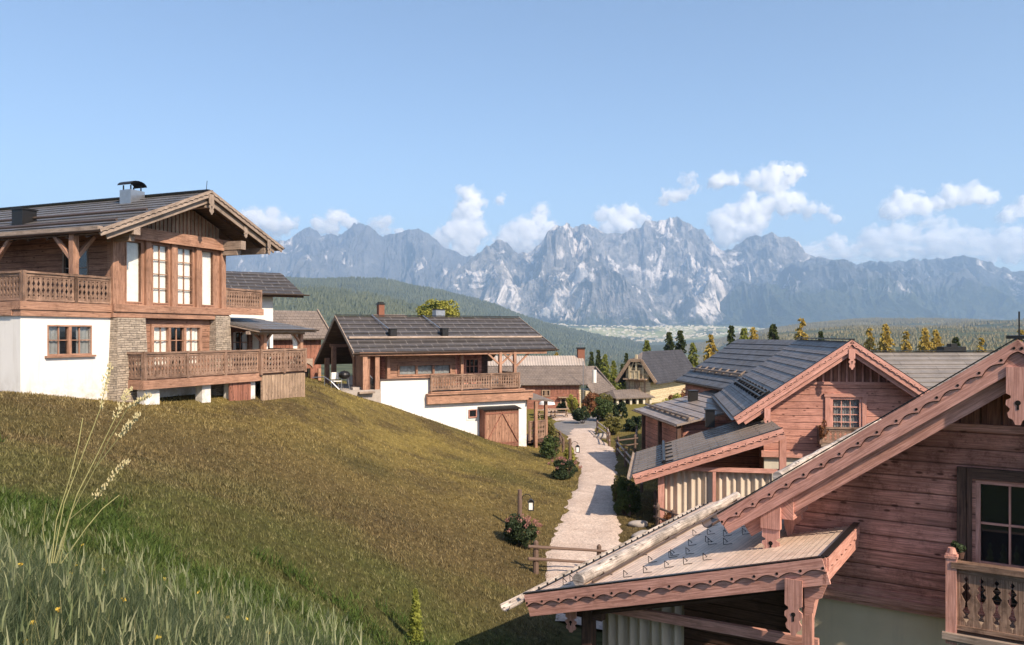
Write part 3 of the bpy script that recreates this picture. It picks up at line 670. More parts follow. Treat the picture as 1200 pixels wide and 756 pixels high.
# upper floor: posts, panes, lintel
U = [L.P(148, 300)[0], L.P(165, 300)[0], L.P(179, 300)[0], L.P(196.5, 300)[0], L.P(208, 300)[0], L.P(225, 300)[0], L.P(236.5, 300)[0], L.P(249.5, 300)[0]]
zw0, zw1 = 11.22, 13.42
q = MB(); q.wall(pl, gr, zB, 13.62, .0, .2, [(U[2*i], U[2*i+1], zw0, zw1) for i in range(4)], (0, 0, 1)); L.part('upper_wall', q, M['beam'])
for i in range(4):  # white cloth added behind these panes to stand in for bright sky reflection
    if i in (1, 2): window(L, U[2*i], U[2*i+1], zw0, zw1, .05, 2, 4, 1, 'beam', 'sky', .14, .05, curtain=True)
    else: window(L, U[2*i], U[2*i+1], zw0, zw1, .05, 1, 1, 1, 'beam', 'sky', .14, .05, curtain=True)
for x in (pl + .1, (U[1] + U[2]) / 2, (U[3] + U[4]) / 2, (U[5] + U[6]) / 2, gr - .12):
    q = MB(); q.box(x - .13, x + .13, -.12, .0, zB, 13.6); L.part('timber_post', q, M['beam'])
q = MB(); q.box(pl - .25, gr + .3, -.2, .2, 13.6, 13.98); q.box(pl - .05, gr + .1, -.245, -.2, 13.52, 13.62); L.part('lintel_beam', q, M['beam'])
# gable of upright boards
xm = L.P(245, 225, -1.2)[0]; zr = 15.62; eL, eR = 1.96, 11.25; ze = 13.52
zf = lambda x: zr - abs(x - xm) * (zr - ze) / (xm - eL)
q = MB(); q.poly([(pl + .2, 13.98), (gr - .1, 13.98), (gr - .1, zf(gr - .1) - .32), (xm, zr - .36), (pl + .2, zf(pl + .2) - .32)], .15, .3, (0, 0, 1)); L.part('gable_boards', q, M['palev'])
q = MB()
for x in np.arange(pl + .35, gr - .1, .2):
    if zf(x) - .34 > 14.1: q.box(x - .02, x + .02, .11, .15, 13.98, zf(x) - .34)
L.part('gable_batten_pattern', q, M['beam'])
for x in (gr - .1, pl + .1): q = MB(); q.box(x - .14, x + .14, -1.15, .3, 13.55, 13.9); q.box(x - .11, x + .11, -.9, .2, 13.33, 13.55); L.part('purlin', q, M['grey'])
q = MB(); q.box(xm - .13, xm + .13, -1.1, .3, zr - .62, zr - .36); L.part('purlin', q, M['grey'])
q = MB(); q.box(gr + 1.2, gr + 1.42, -1.15, 12, 13.5, 13.75); L.part('purlin', q, M['grey'])
# side wall on the loggia
q = MB(side(pl)); q.wall(0.2, 14, zB, 14.1, 0, .2, [(1.2, 2.4, zB, 13.1)]); L.part('loggia_wall', q, M['warm'])
for a, b, zz in ((1.2, 2.4, zB + .1),): window(L, a, b, zz, 13.0 if zz > 11.3 else 13.1, .05, 2, 3, 1, 'grey', 'dkglass', .14, .06, xf=side(pl))
q = MB(side(gr - .2)); q.wall(.2, 14, 7.4, 14.1, 0, .2); L.part('far_side_wall', q, M['warm'])
# loggia with its railing, posts and braces
q = MB(); q.box(.0, pl, .3, 14, zB - .12, zB - .02); lg = L.part('loggia_floor', q, M['dark'])
balustrade(L, (.12, .02), (2.0, .02), zB, 12.06, lg, 2); balustrade(L, (2.0, .02), (pl - .05, .02), zB, 12.06, lg, 2); balustrade(L, (.12, 9.), (.12, .08), zB, 12.06, lg, 5)
for y in (.05, 4.2, 8.4):
    q = MB(); q.box(1.95, 2.17, y, y + .22, zB, 13.5)
    for sg in (1, -1):
        if y < 1 and sg < 0: q.bar((2.06, y + .1, 12.55), (2.85, y + .1, 13.45), .12, .14); continue
        q.bar((2.06, y + .1, 12.5), (2.06, y + .1 + sg * .95, 13.45), .12, .14, (1, 0, 0))
    L.part('braced_post', q, M['beam'])
q = MB(); q.box(1.95, 2.17, -1.1, 14, 13.46, 13.68); L.part('eaves_beam', q, M['grey'])
# roof
y0, y1 = -1.25, 14.5
for nm, ex, sgn in (('left', eL, 1), ('right', eR, -1)):
    A, B, C_, D_ = (ex, y0, ze), (ex, y1, ze), (xm, y1, zr), (xm, y0, zr)
    if sgn < 0: A, B = (ex, y0, zf(ex)), (ex, y1, zf(ex)); A, B, C_, D_ = B, A, D_, C_
    q = MB(); q.slab(A, B, C_, D_, .07, 12, .03); L.part('roof', q, M['roofL'])
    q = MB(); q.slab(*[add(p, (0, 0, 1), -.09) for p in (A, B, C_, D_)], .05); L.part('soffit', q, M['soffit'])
    rafters(L, (ex, y0 + .3, zf(ex)), (ex, y1, zf(ex)), (xm, y1, zr), (xm, y0 + .3, zr), 16, M['soffit'])
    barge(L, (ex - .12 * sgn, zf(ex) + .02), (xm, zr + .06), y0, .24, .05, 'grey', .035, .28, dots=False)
    barge(L, (ex + .25 * sgn, zf(ex) - .06), (xm, zr - .20), y0 + .14, .22, .05, 'grey', 0)
gutter(L, (eL - .08, y0 - .1, ze), (eL - .08, y1, ze), .08); gutter(L, (eR + .08, y0 - .1, zf(eR)), (eR + .08, y1, zf(eR)), .08)
pendant(L, xm, zr - .1, y0 - .06, .26, .8, 'grey'); pendant(L, gr + 1.3, zf(gr + 1.3) - .1, y0 - .06, .2, .65, 'grey')
pendant(L, gr + .0, zf(gr) - .2, y0 + .08, .2, .5, 'grey')
q = MB(); 
for k in (.16, .42): x = eL + (xm - eL) * k; q.tube((x, y0 + .2, zf(x) + .14), (x, y1, zf(x) + .14), .055, n=8)
L.part('snow_guard', q, M['pipe'])
q = MB(); q.bar((xm, y0 - .02, zr + .05), (xm, y1, zr + .05), .3, .06); q.tube((xm, y0 + .2, zr), (xm, y0 + .15, zr + .45), .012, n=5); L.part('ridge_cap', q, M['metal'])
cx, cy, cz = L.onroof(155, 236, zf); q = MB(); q.box(cx - .35, cx + .35, cy - .3, cy + .3, cz - .6, cz + .42); ch = L.part('chimney', q, M['steel'])
q = MB()
for a in (-.25, .25):
    for b in (-.2, .2): q.box(cx + a - .02, cx + a + .02, cy + b - .02, cy + b + .02, cz + .42, cz + .62)
n = 8
for i in range(n):
    t0, t1 = math.pi * i / n, math.pi * (i + 1) / n; q.face([(cx - .42 * math.cos(t0), cy - .35, cz + .6 + .2 * math.sin(t0)), (cx - .42 * math.cos(t1), cy - .35, cz + .6 + .2 * math.sin(t1)), (cx - .42 * math.cos(t1), cy + .35, cz + .6 + .2 * math.sin(t1)), (cx - .42 * math.cos(t0), cy + .35, cz + .6 + .2 * math.sin(t0))])
L.part('chimney_hood', q, M['metal'], ch)
cx, cy, cz = L.onroof(28.5, 262, zf); q = MB(); q.box(cx - .3, cx + .3, cy - .3, cy + .3, cz - .3, cz + .5); q.box(cx - .34, cx + .34, cy - .34, cy + .34, cz + .5, cz + .56); L.part('roof_vent', q, M['metal'])
# terrace in front with railings and supports
tz = 8.36; yb = -1.2; xl = L.P(168, 415, yb)[0]; xmid = L.P(305, 412, yb)[0]; xr = L.P(355, 410, yb)[0]
q = MB(); q.box(xl, xr, yb + .02, 1.2, tz - .12, tz); q.box(xl - .05, xmid, yb - .06, yb + .1, tz - .34, tz - .02); q.box(xl - .02, xl + .12, yb, .2, tz - .34, tz - .02); tr = L.part('terrace_deck', q, M['beam'])
balustrade(L, (xl + .05, yb), (xmid - .1, yb), tz, 9.36, tr, 4); balustrade(L, (xmid - .1, yb - .12), (xr, yb - .12), tz - .05, 9.36, tr, 3, .2)
balustrade(L, (xl + .05, .0), (xl + .05, yb + .05), tz, 9.36, tr, 2); balustrade(L, (xr, yb - .12), (xr, .9), tz - .05, 9.36, tr, 2, .2)
for u0_, u1_ in ((169, 187), (237, 247), (270, 299)):
    a = L.P(u0_, 460, yb + .15)[0]; b = L.P(u1_, 460, yb + .15)[0]; q = MB(); q.box(a, b, yb + .15, yb + .5, 6.2, tz - .34); L.part('terrace_support', q, M['white'])
q = MB(); q.wall(4.6, xmid, 6.4, tz - .3, .1, .2); L.part('cellar_wall', q, M['white'])
a, b = L.P(268, 460, yb + .12)[0], L.P(293, 460, yb + .12)[0]
for k in range(2): q = MB(); q.box(a + (b - a) * k / 2 + .01, a + (b - a) * (k + 1) / 2 - .01, yb + .07, yb + .13, 7.0, tz - .36); L.part('store_door', q, M['redv'])
q = MB(); q.wall(xmid, xr + .02, 6.3, tz - .12, yb - .1, .08, (), (0, 0, 1)); q.xf = side(xr); q.wall(yb, 1.2, 6.3, tz - .12, -.06, .08, (), (0, 0, 1)); L.part('board_skirt', q, M['palev'])
# recessed wall behind the terrace and the pent roof over it
wy = .7; a, b = L.P(272, 400, wy)[0], L.P(291, 400, wy)[0]
q = MB(); q.wall(gr, xr, tz, 10.55, wy, .2, [(a, b, 8.75, 10.1)]); L.part('recessed_wall', q, M['warm']); window(L, a, b, 8.75, 10.1, wy, 2, 3, 1, 'beam', 'sky', .12, .06, curtain='side')
a, b = L.P(296, 400, wy - .02)[0], L.P(303, 400, wy - .02)[0]; q = MB(); q.box(a, b, wy - .03, wy - .002, tz, 10.4); L.part('render_panel', q, M['cream'])
for u in (309, 352):
    x = L.P(u, 400, yb)[0]; q = MB(); q.box(x - .09, x + .09, yb - .09, yb + .09, tz, 10.2)
    s_ = 1 if u < 330 else -1
    q.bar((x, yb, 9.6), (x + s_ * .6, yb, 10.15), .09, .1, (0, 1, 0)); q.bar((x, yb, 9.6), (x, yb + .6, 10.15), .09, .1, (1, 0, 0)); L.part('braced_post', q, M['beam'])
    c_ = MB()
    for k in range(10): t = k / 9; c_.tube((x + s_ * (.1 + .045 * k), yb + .1 + .02 * math.sin(k * 2.5), 10.15), (x + s_ * (.12 + .016 * k), yb + .12, 8.9), .03, .02, 6)
    L.part('tied_curtain', c_, M['linen'])
xa = gr + .1; xb = L.P(371, 380, yb - .6)[0]; zl, zh = 10.22, 10.78
q = MB(); A, B, C_, D_ = (xa, yb - .6, zl), (xb, yb - .6, zl), (xb - .35, 1.6, zh), (xa, 1.6, zh); q.slab(A, B, C_, D_, .06, 5, .02); L.part('pent_roof', q, M['roofL'])
q = MB(); q.slab(*[add(p, (0, 0, 1), -.08) for p in (A, B, C_, D_)], .05); q.box(xa, xb - .2, yb - .1, yb + .1, 10.0, 10.14); L.part('pent_roof_soffit', q, M['grey'])
gutter(L, (xa, yb - .66, zl), (xb + .05, yb - .66, zl), .06)
# upper balcony on the far side
bx = L.P(304, 350, 0)[0]; q = MB(); q.box(gr, bx, -.1, 1.6, 10.98, 11.12); q.box(gr, bx + .1, -.16, -.05, 10.86, 11.14); ub = L.part('upper_balcony', q, M['beam'])
balustrade(L, (gr + .05, -.05), (bx, -.05), 11.1, 11.98, ub, 2, .14); balustrade(L, (bx, -.05), (bx, 1.5), 11.1, 11.98, ub, 2, .14)

# ------------------------------------------------------------------ chalet in the middle
Mi = Frame(446, 46.5, (.866, .5), 2.9, 'long_chalet', 'long low chalet in the middle with dark tiled roof and white retaining base', 'house', 'alpine chalets')
P = Mi.P
zt1 = P(446, 446)[1]; zt2 = P(560, 463.5)[1]; xs = P(506, 460)[0]; xe = P(617, 480)[0]
swx0, swz1 = P(549.5, 481); swx1, swz0 = P(557, 488)
q = MB(); q.wall(0, xs, 1.5, zt1, 0, 6, ()); q.wall(xs, xe, 1.5, zt2, 0, 6, [(swx0, swx1, swz0, swz1)] if 0 else ()); q.face([(0, 0, zt1), (xs, 0, zt1), (xs, .4, zt1), (0, .4, zt1)]); q.box(xs, xe, 0.02, 2.2, zt2 - .1, zt2 + .003)
Mi.part('retaining_base', q, M['white'])
q = MB(); q.box(-.06, xs + .05, -.06, .4, zt1, zt1 + .07); Mi.part('coping', q, M['pipe'])
q = MB(); q.box(swx0 - .18, swx1 + .18, -.03, 0, swz0 - .2, swz1 + .15); Mi.part('window_surround', q, M['white'])
window(Mi, swx0, swx1, swz0, swz1, -.09, 1, 1, 1, 'red', 'dkglass', .06, .05, back=.05)
dz = 6.85
q = MB(); q.box(.6, 9.4, .1, 6, dz - .15, dz); q.box(-3.6, -.01, -.1, 6.5, dz - 1.6, dz + .0); Mi.part('floor_slab', q, M['gravel'])
q = MB(); q.box(P(501, 463, -.3)[0], xe + .3, -.3, -.1, P(501, 474, -.3)[1], P(501, 463.5, -.3)[1]); q.box(xe + .1, xe + .3, -.1, 2, 5.95, 6.4); q.box(P(501, 463, -.3)[0], xe + .4, -.4, -.05, 6.42, 6.5); Mi.part('balcony_beam', q, M['beam'])
bl = MB(); bl.box(3., 9.5, -.3, .1, 6.52, 6.6); bo = Mi.part('balcony_floor', bl, M['beam'])
x0, x1 = P(505, 440, -.2)[0], P(608, 437, -.2)[0]
balustrade(Mi, (x0, -.22), (x1, -.22), 6.66, 7.62, bo, 4, .17); balustrade(Mi, (x1, -.22), (x1, 2.), 6.66, 7.62, bo, 2, .17)
# walls under the roof
wa, wb = P(468, 434, 1)[0], P(527, 434, 1)[0]; wz0, wz1 = P(468, 439, 1)[1], P(468, 429, 1)[1]
q = MB(); q.wall(.75, 5.3, dz, 8.95, 1, .25, [(wa, wb, wz0, wz1)]); Mi.part('front_wall', q, M['warm'])
window(Mi, wa, wb, wz0, wz1, 1.0, 1, 1, 3, 'warm', 'glass', .14, .1, curtain=True)
ra, rb = P(546, 425, 2)[0], P(560, 425, 2)[0]
q = MB(); q.wall(5.3, 7.6, dz, 9.1, 2, .25, [(ra, rb, 7.55, 8.4)]); q.box(5.25, 5.4, 1, 2, dz, 9.0); Mi.part('recessed_wall', q, M['red']); window(Mi, ra, rb, 7.55, 8.4, 2, 3, 2, 1, 'redtrim', 'dkglass', .1, .06)
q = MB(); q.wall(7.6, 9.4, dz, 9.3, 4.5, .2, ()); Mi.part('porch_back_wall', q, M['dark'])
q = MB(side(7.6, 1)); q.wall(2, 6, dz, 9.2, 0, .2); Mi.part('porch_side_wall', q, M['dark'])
for u, c in ((541, .7), (586, -.1), (603, -.1), (455, .85)):
    x = P(u, 420, c)[0]; q = MB(); q.box(x - .09, x + .09, c - .09, c + .09, dz, 9.0)
    if u in (586,): q.bar((x, c, 8.1), (x + .9, c, 8.85), .1, .1, (0, 1, 0)); q.bar((x, c, 8.1), (x - .9, c, 8.85), .1, .1, (0, 1, 0))
    if u == 603: q.bar((x, c, 7.9), (x + 1.3, c + .2, 8.95), .1, .1, (0, 1, 0)); q.bar((x, c, 8.1), (x - .8, c, 8.85), .1, .1, (0, 1, 0))
    Mi.part('braced_post', q, M['beam'])
q = MB(); q.box(-1.3, 11.2, -.15, .05, 8.78, 8.98); q.box(-1.3, 11., 2.3, 2.5, 9.9, 10.1); Mi.part('eaves_beam', q, M['beam'])
# open porch on the left end
q = MB(side(.75)); q.wall(1.2, 6.8, dz, 9.1, 0, .2, [(2.2, 3.6, dz, 8.9)]); q.xf = None
Mi.part('end_wall', q, M['red'])
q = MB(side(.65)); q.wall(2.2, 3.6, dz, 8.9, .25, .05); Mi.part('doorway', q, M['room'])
q = MB(side(.75)); q.poly([(1.1, 9.05), (7.6, 8.4), (3.6, 10.8), (.5, 9.1)], 0, .15); Mi.part('end_gable', q, M['dark'])
pz = 8.95
for (x, y, h) in ((-.95, .05, 8.8), (-.95, 1.6, 9.5), (-1.1, 5.2, 9.3), (-1.1, 6.6, 8.5), (-.2, .1, 8.8)):
    q = MB(); q.box(x - .13, x + .13, y - .13, y + .13, dz, h); Mi.part('porch_post', q, M['beam'])
q = MB(); q.box(-1.1, -.62, .05, .15, dz, 8.8, (0, 0, 1)); q.box(-1.0, -.85, .1, 1.6, dz, 9., (0, 0, 1)); Mi.part('porch_panel', q, M['warm'])
q = MB(); q.box(-.7, .75, 2.0, 2.15, dz, 8.8, (0, 0, 1)); Mi.part('porch_wall', q, M['redv'])
q = MB(); q.box(-1.3, .75, 1.5, 1.65, 9.35, 9.55); q.box(-1.3, .75, 5.3, 5.45, 9.2, 9.4); q.bar((-1.0, 1.6, 8.4), (-1.0, 2.5, 9.2), .1, .1, (1, 0, 0)); Mi.part('tie_beams', q, M['beam'])
# roof
A, B = (P(414, 413, 0)[0], 0 - .1, 8.97), (P(650, 408, 0)[0], -.1, 9.08); C_, D_ = (P(607, 372, 3.6)[0], 3.6, 11.15), (P(393, 371, 3.6)[0], 3.6, 11.12)
q = MB(); q.slab(A, B, C_, D_, .07, 8, .045); Mi.part('roof', q, M['roofM'])
E_, F_ = (A[0] + .15, 7.9, 8.2), (C_[0] + .3, 7.9, 8.2)
q = MB(); q.slab(F_, E_, D_, C_, .07, 8, .045); Mi.part('roof', q, M['roofM'])
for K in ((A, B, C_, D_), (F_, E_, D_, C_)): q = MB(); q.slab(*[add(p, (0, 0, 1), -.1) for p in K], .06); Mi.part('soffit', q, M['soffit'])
rafters(Mi, add(A, (.3, 0, 0)), add(B, (-.4, 0, 0)), add(C_, (-.3, 0, 0)), add(D_, (.3, 0, 0)), 20, M['dark'], off=.2)
def sideboard(F, a, b, h, t, m, nm='bargeboard'):
    q = MB(); 
    for k in (0,): q.face([a, b, add(b, (0, 0, -h)), add(a, (0, 0, -h))]); a2, b2 = add(a, (t, 0, 0)), add(b, (t, 0, 0)); q.face([b2, a2, add(a2, (0, 0, -h)), add(b2, (0, 0, -h))]); q.face([a, a2, b2, b]); q.face([add(a, (0, 0, -h)), add(b, (0, 0, -h)), add(b2, (0, 0, -h)), add(a2, (0, 0, -h))]); q.face([a, add(a, (0, 0, -h)), add(a2, (0, 0, -h)), a2]); q.face([b, b2, add(b2, (0, 0, -h)), add(b, (0, 0, -h))])
    return F.part(nm, q, M[m])
sideboard(Mi, add(A, (-.05, -.05, .04)), add(D_, (-.05, 0, .04)), .24, .05, 'grey'); sideboard(Mi, add(E_, (-.05, .05, .04)), add(D_, (-.05, 0, .04)), .24, .05, 'grey')
sideboard(Mi, add(B, (.05, -.05, .04)), add(C_, (.05, 0, .04)), .2, .04, 'grey')
gutter(Mi, add(A, (-.1, -.12, -.02)), add(B, (.15, -.12, -.02)), .08)
q = MB(); fz = lambda y: 8.97 + (11.13 - 8.97) * (y + .1) / 3.7
q.tube((A[0] + .1, 1.05, fz(1.05) + .17), (B[0] - .35, 1.05, fz(1.05) + .2), .075, n=8)
for k in range(10): x = A[0] + .6 + k * 1.3; q.bar((x, 1.05, fz(1.05) + .14), (x, 1.35, fz(1.35) + .03), .05, .04)
Mi.part('snow_guard', q, M['grey'])
q = MB(); q.bar(add(D_, (0, 0, .06)), add(C_, (0, 0, .06)), .24, .05); Mi.part('ridge_cap', q, M['metal'])
def onroofM(u, v):
    best = None
    for i in range(300):
        c = i / 299 * 3.7; x, z = P(u, v, c); e = abs(z - fz(c))
        if best is None or e < best[0]: best = (e, x, c, z)
    return best[1:]
for u, v in ((460, 396), (520.5, 395)):
    x, y, z = onroofM(u, v); q = MB(); q.box(x - .2, x + .2, y - .2, y + .2, z - .1, z + .52); q.box(x - .23, x + .23, y - .23, y + .23, z + .5, z + .56); o = Mi.part('roof_vent', q, M['metal'])
    q = MB(); q.tube((x - .05, y + .2, z + .45), (x - .5, 3.5, 11.2), .035, n=6); Mi.part('stay_rod', q, M['steel'], o)
x, z = P(514, 371, 4.2); q = MB(); q.box(x - .32, x + .32, 3.9, 4.5, 10.4, z + .42); o = Mi.part('chimney', q, M['steel']); q = MB(); q.box(x - .37, x + .37, 3.85, 4.55, z + .42, z + .48); Mi.part('chimney_cap', q, M['metal'], o)
# cupboard-like shed against the base
a, b, z0_, z1_ = P(566, 480, -.5)[0], P(606, 480, -.5)[0], 3.15, P(565, 480, -.5)[1]
Sh = empty('garden_cupboard', (*Mi.W((a + b) / 2, -.35)[:2], z0_), math.atan2(.5, .866), 'tall wooden cupboard with braced double doors against the white base', 'shed'); hw = (b - a) / 2; H_ = z1_ - z0_
q = MB(); q.box(-hw, -hw + .05, -.35, .34, -.6, H_, (0, 0, 1)); q.box(hw - .05, hw, -.35, .34, -.6, H_, (0, 0, 1)); q.box(-hw, hw, .30, .34, -.6, H_, (0, 0, 1)); q.box(-hw, hw, -.35, .34, -.05, .05); q.build('carcass', M['redv'], Sh)
for sg in (-1, 1):
    q = MB(); xa_, xb_ = (-hw + .06, -.01) if sg < 0 else (.01, hw - .06); q.box(xa_, xb_, -.36, -.32, .06, H_ - .04, (0, 0, 1)); dd = q.build('door', M['warm'], Sh)
    q = MB(); q.box(xa_, xb_, -.385, -.362, .12, .24); q.box(xa_, xb_, -.385, -.362, H_ - .3, H_ - .18); xo, xi = (xa_, xb_) if sg < 0 else (xb_, xa_); q.bar((xo, -.38, .2), (xi, -.38, H_ - .25), .03, .1, (0, 1, 0)); q.build('door_brace', M['redv'], dd)
q = MB(); q.slab((-hw - .12, -.5, H_ + .0), (hw + .12, -.5, H_ + .0), (hw + .12, .35, H_ + .14), (-hw - .12, .35, H_ + .14), .05); q.build('roof', M['metal'], Sh)
# stair side with pent roof at the right end
q = MB(); A2, B2, C2, D2 = (xe + .0, -.6, 6.0), (xe + 2.2, .2, 5.7), (xe + 2.4, 3, 6.0), (xe, 3, 6.35); q.slab(A2, B2, C2, D2, .1); Mi.part('pent_roof', q, M['roofB'])
for x, y in ((xe + .5, -.3), (xe + 1.7, .4)): q = MB(); q.box(x - .09, x + .09, y - .09, y + .09, 2.6, 5.75); Mi.part('timber_post', q, M['beam'])
q = MB(); q.box(xe, xe + 1.7, 0, 3, 3.1, 3.3); o = Mi.part('stair_landing', q, M['dark']); balustrade(Mi, (xe + .1, -.2), (xe + 1.6, .3), 3.3, 4.5, o, 2, .2)
q = MB(); q.wall(xe, xe + 1.6, 2.5, 5.9, 2.6, .1, ()); Mi.part('stair_back_wall', q, M['redv'])

# ------------------------------------------------------------------ roofs behind the large chalet
K1 = Frame(262, 47, (.866, .5), 5., 'upper_chalet', 'grey roofed chalet just behind the upper balcony of the large chalet', 'house', 'alpine chalets')
P1 = K1.P
A, B = (P1(258, 344)[0] - 3, 0, P1(258, 342)[1]), (P1(356, 348)[0], 0, P1(356, 348)[1]); B = (B[0], 0, A[2] - .05)
C_, D_ = (P1(329, 320, 3)[0], 3, P1(329, 320, 3)[1]), (A[0], 3, P1(329, 320, 3)[1])
q = MB(); q.slab(A, B, C_, D_, .08, 7, .04); K1.part('roof', q, M['roofM']); q = MB(); q.slab((B[0] - .5, 6, A[2]), (A[0], 6, A[2]), D_, C_, .08, 6, .04); K1.part('roof', q, M['roofM'])
q = MB(); q.slab(*[add(p, (0, 0, 1), -.1) for p in (A, B, C_, D_)], .1); K1.part('soffit', q, M['dark']); gutter(K1, add(A, (0, -.1, 0)), add(B, (.3, -.1, 0)), .08)
q = MB(); xw = P1(320, 355, .8)[0]; q.wall(-3, xw, 5, A[2] - .1, .8, 4); K1.part('wall', q, M['white'])
K2 = Frame(300, 55, (.866, .5), 5., 'low_barn', 'low brown barn with an arched gateway behind the covered terrace', 'barn')
P2 = K2.P; zr2 = P2(340, 364, 3)[1]
A, B = (P2(290, 398)[0] - 4, 0, P2(340, 397)[1]), (P2(390, 398)[0], 0, P2(340, 397)[1]); C_, D_ = (P2(371, 364, 3)[0], 3, zr2), (A[0], 3, zr2)
q = MB(); q.slab(A, B, C_, D_, .1, 9, .02); K2.part('roof', q, M['roofB']); q = MB(); q.slab((B[0], 6, A[2]), (A[0], 6, A[2]), D_, C_, .1, 9, .02); K2.part('roof', q, M['roofB'])
q = MB(); q.bar(add(B, (.05, 0, .05)), add(C_, (.05, 0, .05)), .1, .2); K2.part('verge_board', q, M['grey'])
aw = P2(362, 420, .5)[0]; q = MB(); q.wall(A[0], B[0] - .7, 4.5, A[2] - .02, .5, .3, [(aw - 1.4, aw + .1, 4.5, 7.6)], (0, 0, 1)); K2.part('wall', q, M['redv'])
q = MB(); n = 10; pts = [(aw - 1.55, 7.6)] + [(aw - .65 - .9 * math.cos(math.pi * i / n), 7.6 + .45 * math.sin(math.pi * i / n)) for i in range(n + 1)] + [(aw + .25, 7.6), (aw + .25, 8.3), (aw - 1.55, 8.3)]
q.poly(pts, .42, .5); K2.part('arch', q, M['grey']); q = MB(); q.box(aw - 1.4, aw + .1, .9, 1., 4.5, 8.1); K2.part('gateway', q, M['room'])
q = MB(); q.box(aw - 2.1, aw - 1.9, -.1, .1, 4.5, 7.6); q.box(aw + .5, aw + .7, -.1, .1, 4.5, 7.6); K2.part('gate_posts', q, M['beam'])

# ------------------------------------------------------------------ nearest house on the right
N = Frame(930, 15.0, (.838, -.545), 3.2, 'red_timber_house', 'nearest red timber house at right with scalloped bargeboards and a long lean-to roof', 'house', 'red timber houses')
P = N.P; yv = -1.2; xa, za = P(1193, 403, yv); xt, zt_ = P(845, 606, yv)
zf = lambda x: za - abs(x - xa) * (za - zt_) / (xa - xt)
wr = 2 * xa; sz = 5.33
# facade openings: window at the right
wx0 = P(1149, 580)[0]; wz1 = P(1149, 567)[1]; wx1 = wx0 + 1.65; wz0 = wz1 - 1.95
q = MB(); q.wall(.0, wr, sz, 8.45, 0, .25, [(wx0, wx1, wz0, wz1)], clip=lambda x: zf(x) - .12); N.part('log_wall', q, M['red'])
q = MB(); q.poly([(.0, 8.45), (wr, 8.45), (wr, zf(wr) - .1), (xa, za - .2), (0, zf(0) - .1)] if zf(0) > 8.5 else [(xa - (zf(xa) - .2 - 8.45) * (xa - xt) / (za - zt_), 8.45), (xa + (zf(xa) - .2 - 8.45) * (xa - xt) / (za - zt_), 8.45), (xa, za - .2)], .04, .25, (0, 0, 1)); N.part('gable_boards', q, M['redv'])
q = MB()
x = 1.2
while x < wr:
    top = zf(x) - .25
    if top > 8.6: q.box(x - .035, x + .035, .012, .04, 8.5, top)
    x += .24
N.part('gable_battens', q, M['redv'])
q = MB(); kk = (za - .2 - 8.52) * (xa - xt) / (za - zt_); q.box(xa - kk + .1, xa + kk - .1, -.05, .03, 8.40, 8.52); N.part('gable_sill', q, M['redtrim'])
q = MB(); q.wall(.03, wr - .03, 1.5, sz, .05, .25); N.part('base_wall', q, M['olive'])
q = MB(); q.box(-.1, wr, -.09, .05, sz - .02, sz + .1); q.box(-.1, wr, -.04, .05, sz + .1, sz + .2); q.box(-.1, wr, -.05, .05, sz - .1, sz - .024); N.part('base_beam', q, M['redtrim'])
q = MB(side(0)); q.wall(.25, 12, 1.5, 6.9, 0, .2); N.part('side_wall', q, M['red'])
q = MB(side(wr - .2)); q.wall(.25, 12, 1.5, 6.9, 0, .2); N.part('side_wall', q, M['red'])
f = window(N, wx0, wx1, wz0, wz1, .05, 4, 3, 1, 'redtrim', 'dkglass', .1, .07)
q = MB(); q.box(wx0 - .34, wx0 - .12, -.07, .0, wz0 - .1, wz1 + .26, (0, 0, 1)); q.box(wx1 + .12, wx1 + .34, -.07, .0, wz0 - .1, wz1 + .26, (0, 0, 1)); q.box(wx0 - .12, wx1 + .12, -.06, .0, wz1 + .08, wz1 + .26); N.part('window_casing', q, M['dark'], f)
# balcony
bx = P(1115, 655, -1.2)[0]; bz1 = P(1115, 657, -1.2)[1]; bz0 = P(1115, 738, -1.2)[1]
q = MB(); q.box(bx - .05, wr, -1.3, 0, bz0 - .16, bz0 - .04); q.box(bx - .12, wr, -1.34, -1.26, bz0 - .12, bz0 - .02); o = N.part('balcony', q, M['grey'])
q = MB()
for i in range(12):
    c = bx + .2 + i * .34; q.poly([(c - .1, bz0 - .16), (c + .1, bz0 - .16), (c + .05, bz0 - .24), (c, bz0 - .21), (c - .05, bz0 - .24)], -1.3, -1.27)
N.part('scalloped_edge', q, M['grey'], o)
BN = [(.5, 0), (.5, .06), (.30, .14), (.44, .20), (.24, .27), (.40, .36), (.46, .46), (.30, .52), (.16, .60), (.40, .68), (.22, .74), (.5, .84), (.34, .9), (.5, .95), (.5, 1)]
balustrade(N, (bx, -1.2), (wr, -1.2), bz0, bz1, o, 2, .2, 'rail', False, BN, (.14, .09))
balustrade(N, (bx, -.02), (bx, -1.1), bz0, bz1, o, 2, .2, 'rail', False, BN, (.14, .09))
q = MB(); q.box(bx - .075, bx + .075, -1.275, -1.125, bz0 - .2, bz1 + .12); q.box(bx - .09, bx + .09, -1.29, -1.11, bz1 + .05, bz1 + .09); q.tube((bx, -1.2, bz1 + .12), (bx, -1.2, bz1 + .2), .075, .05, 10); N.part('newel_post', q, M['redtrim'], o)
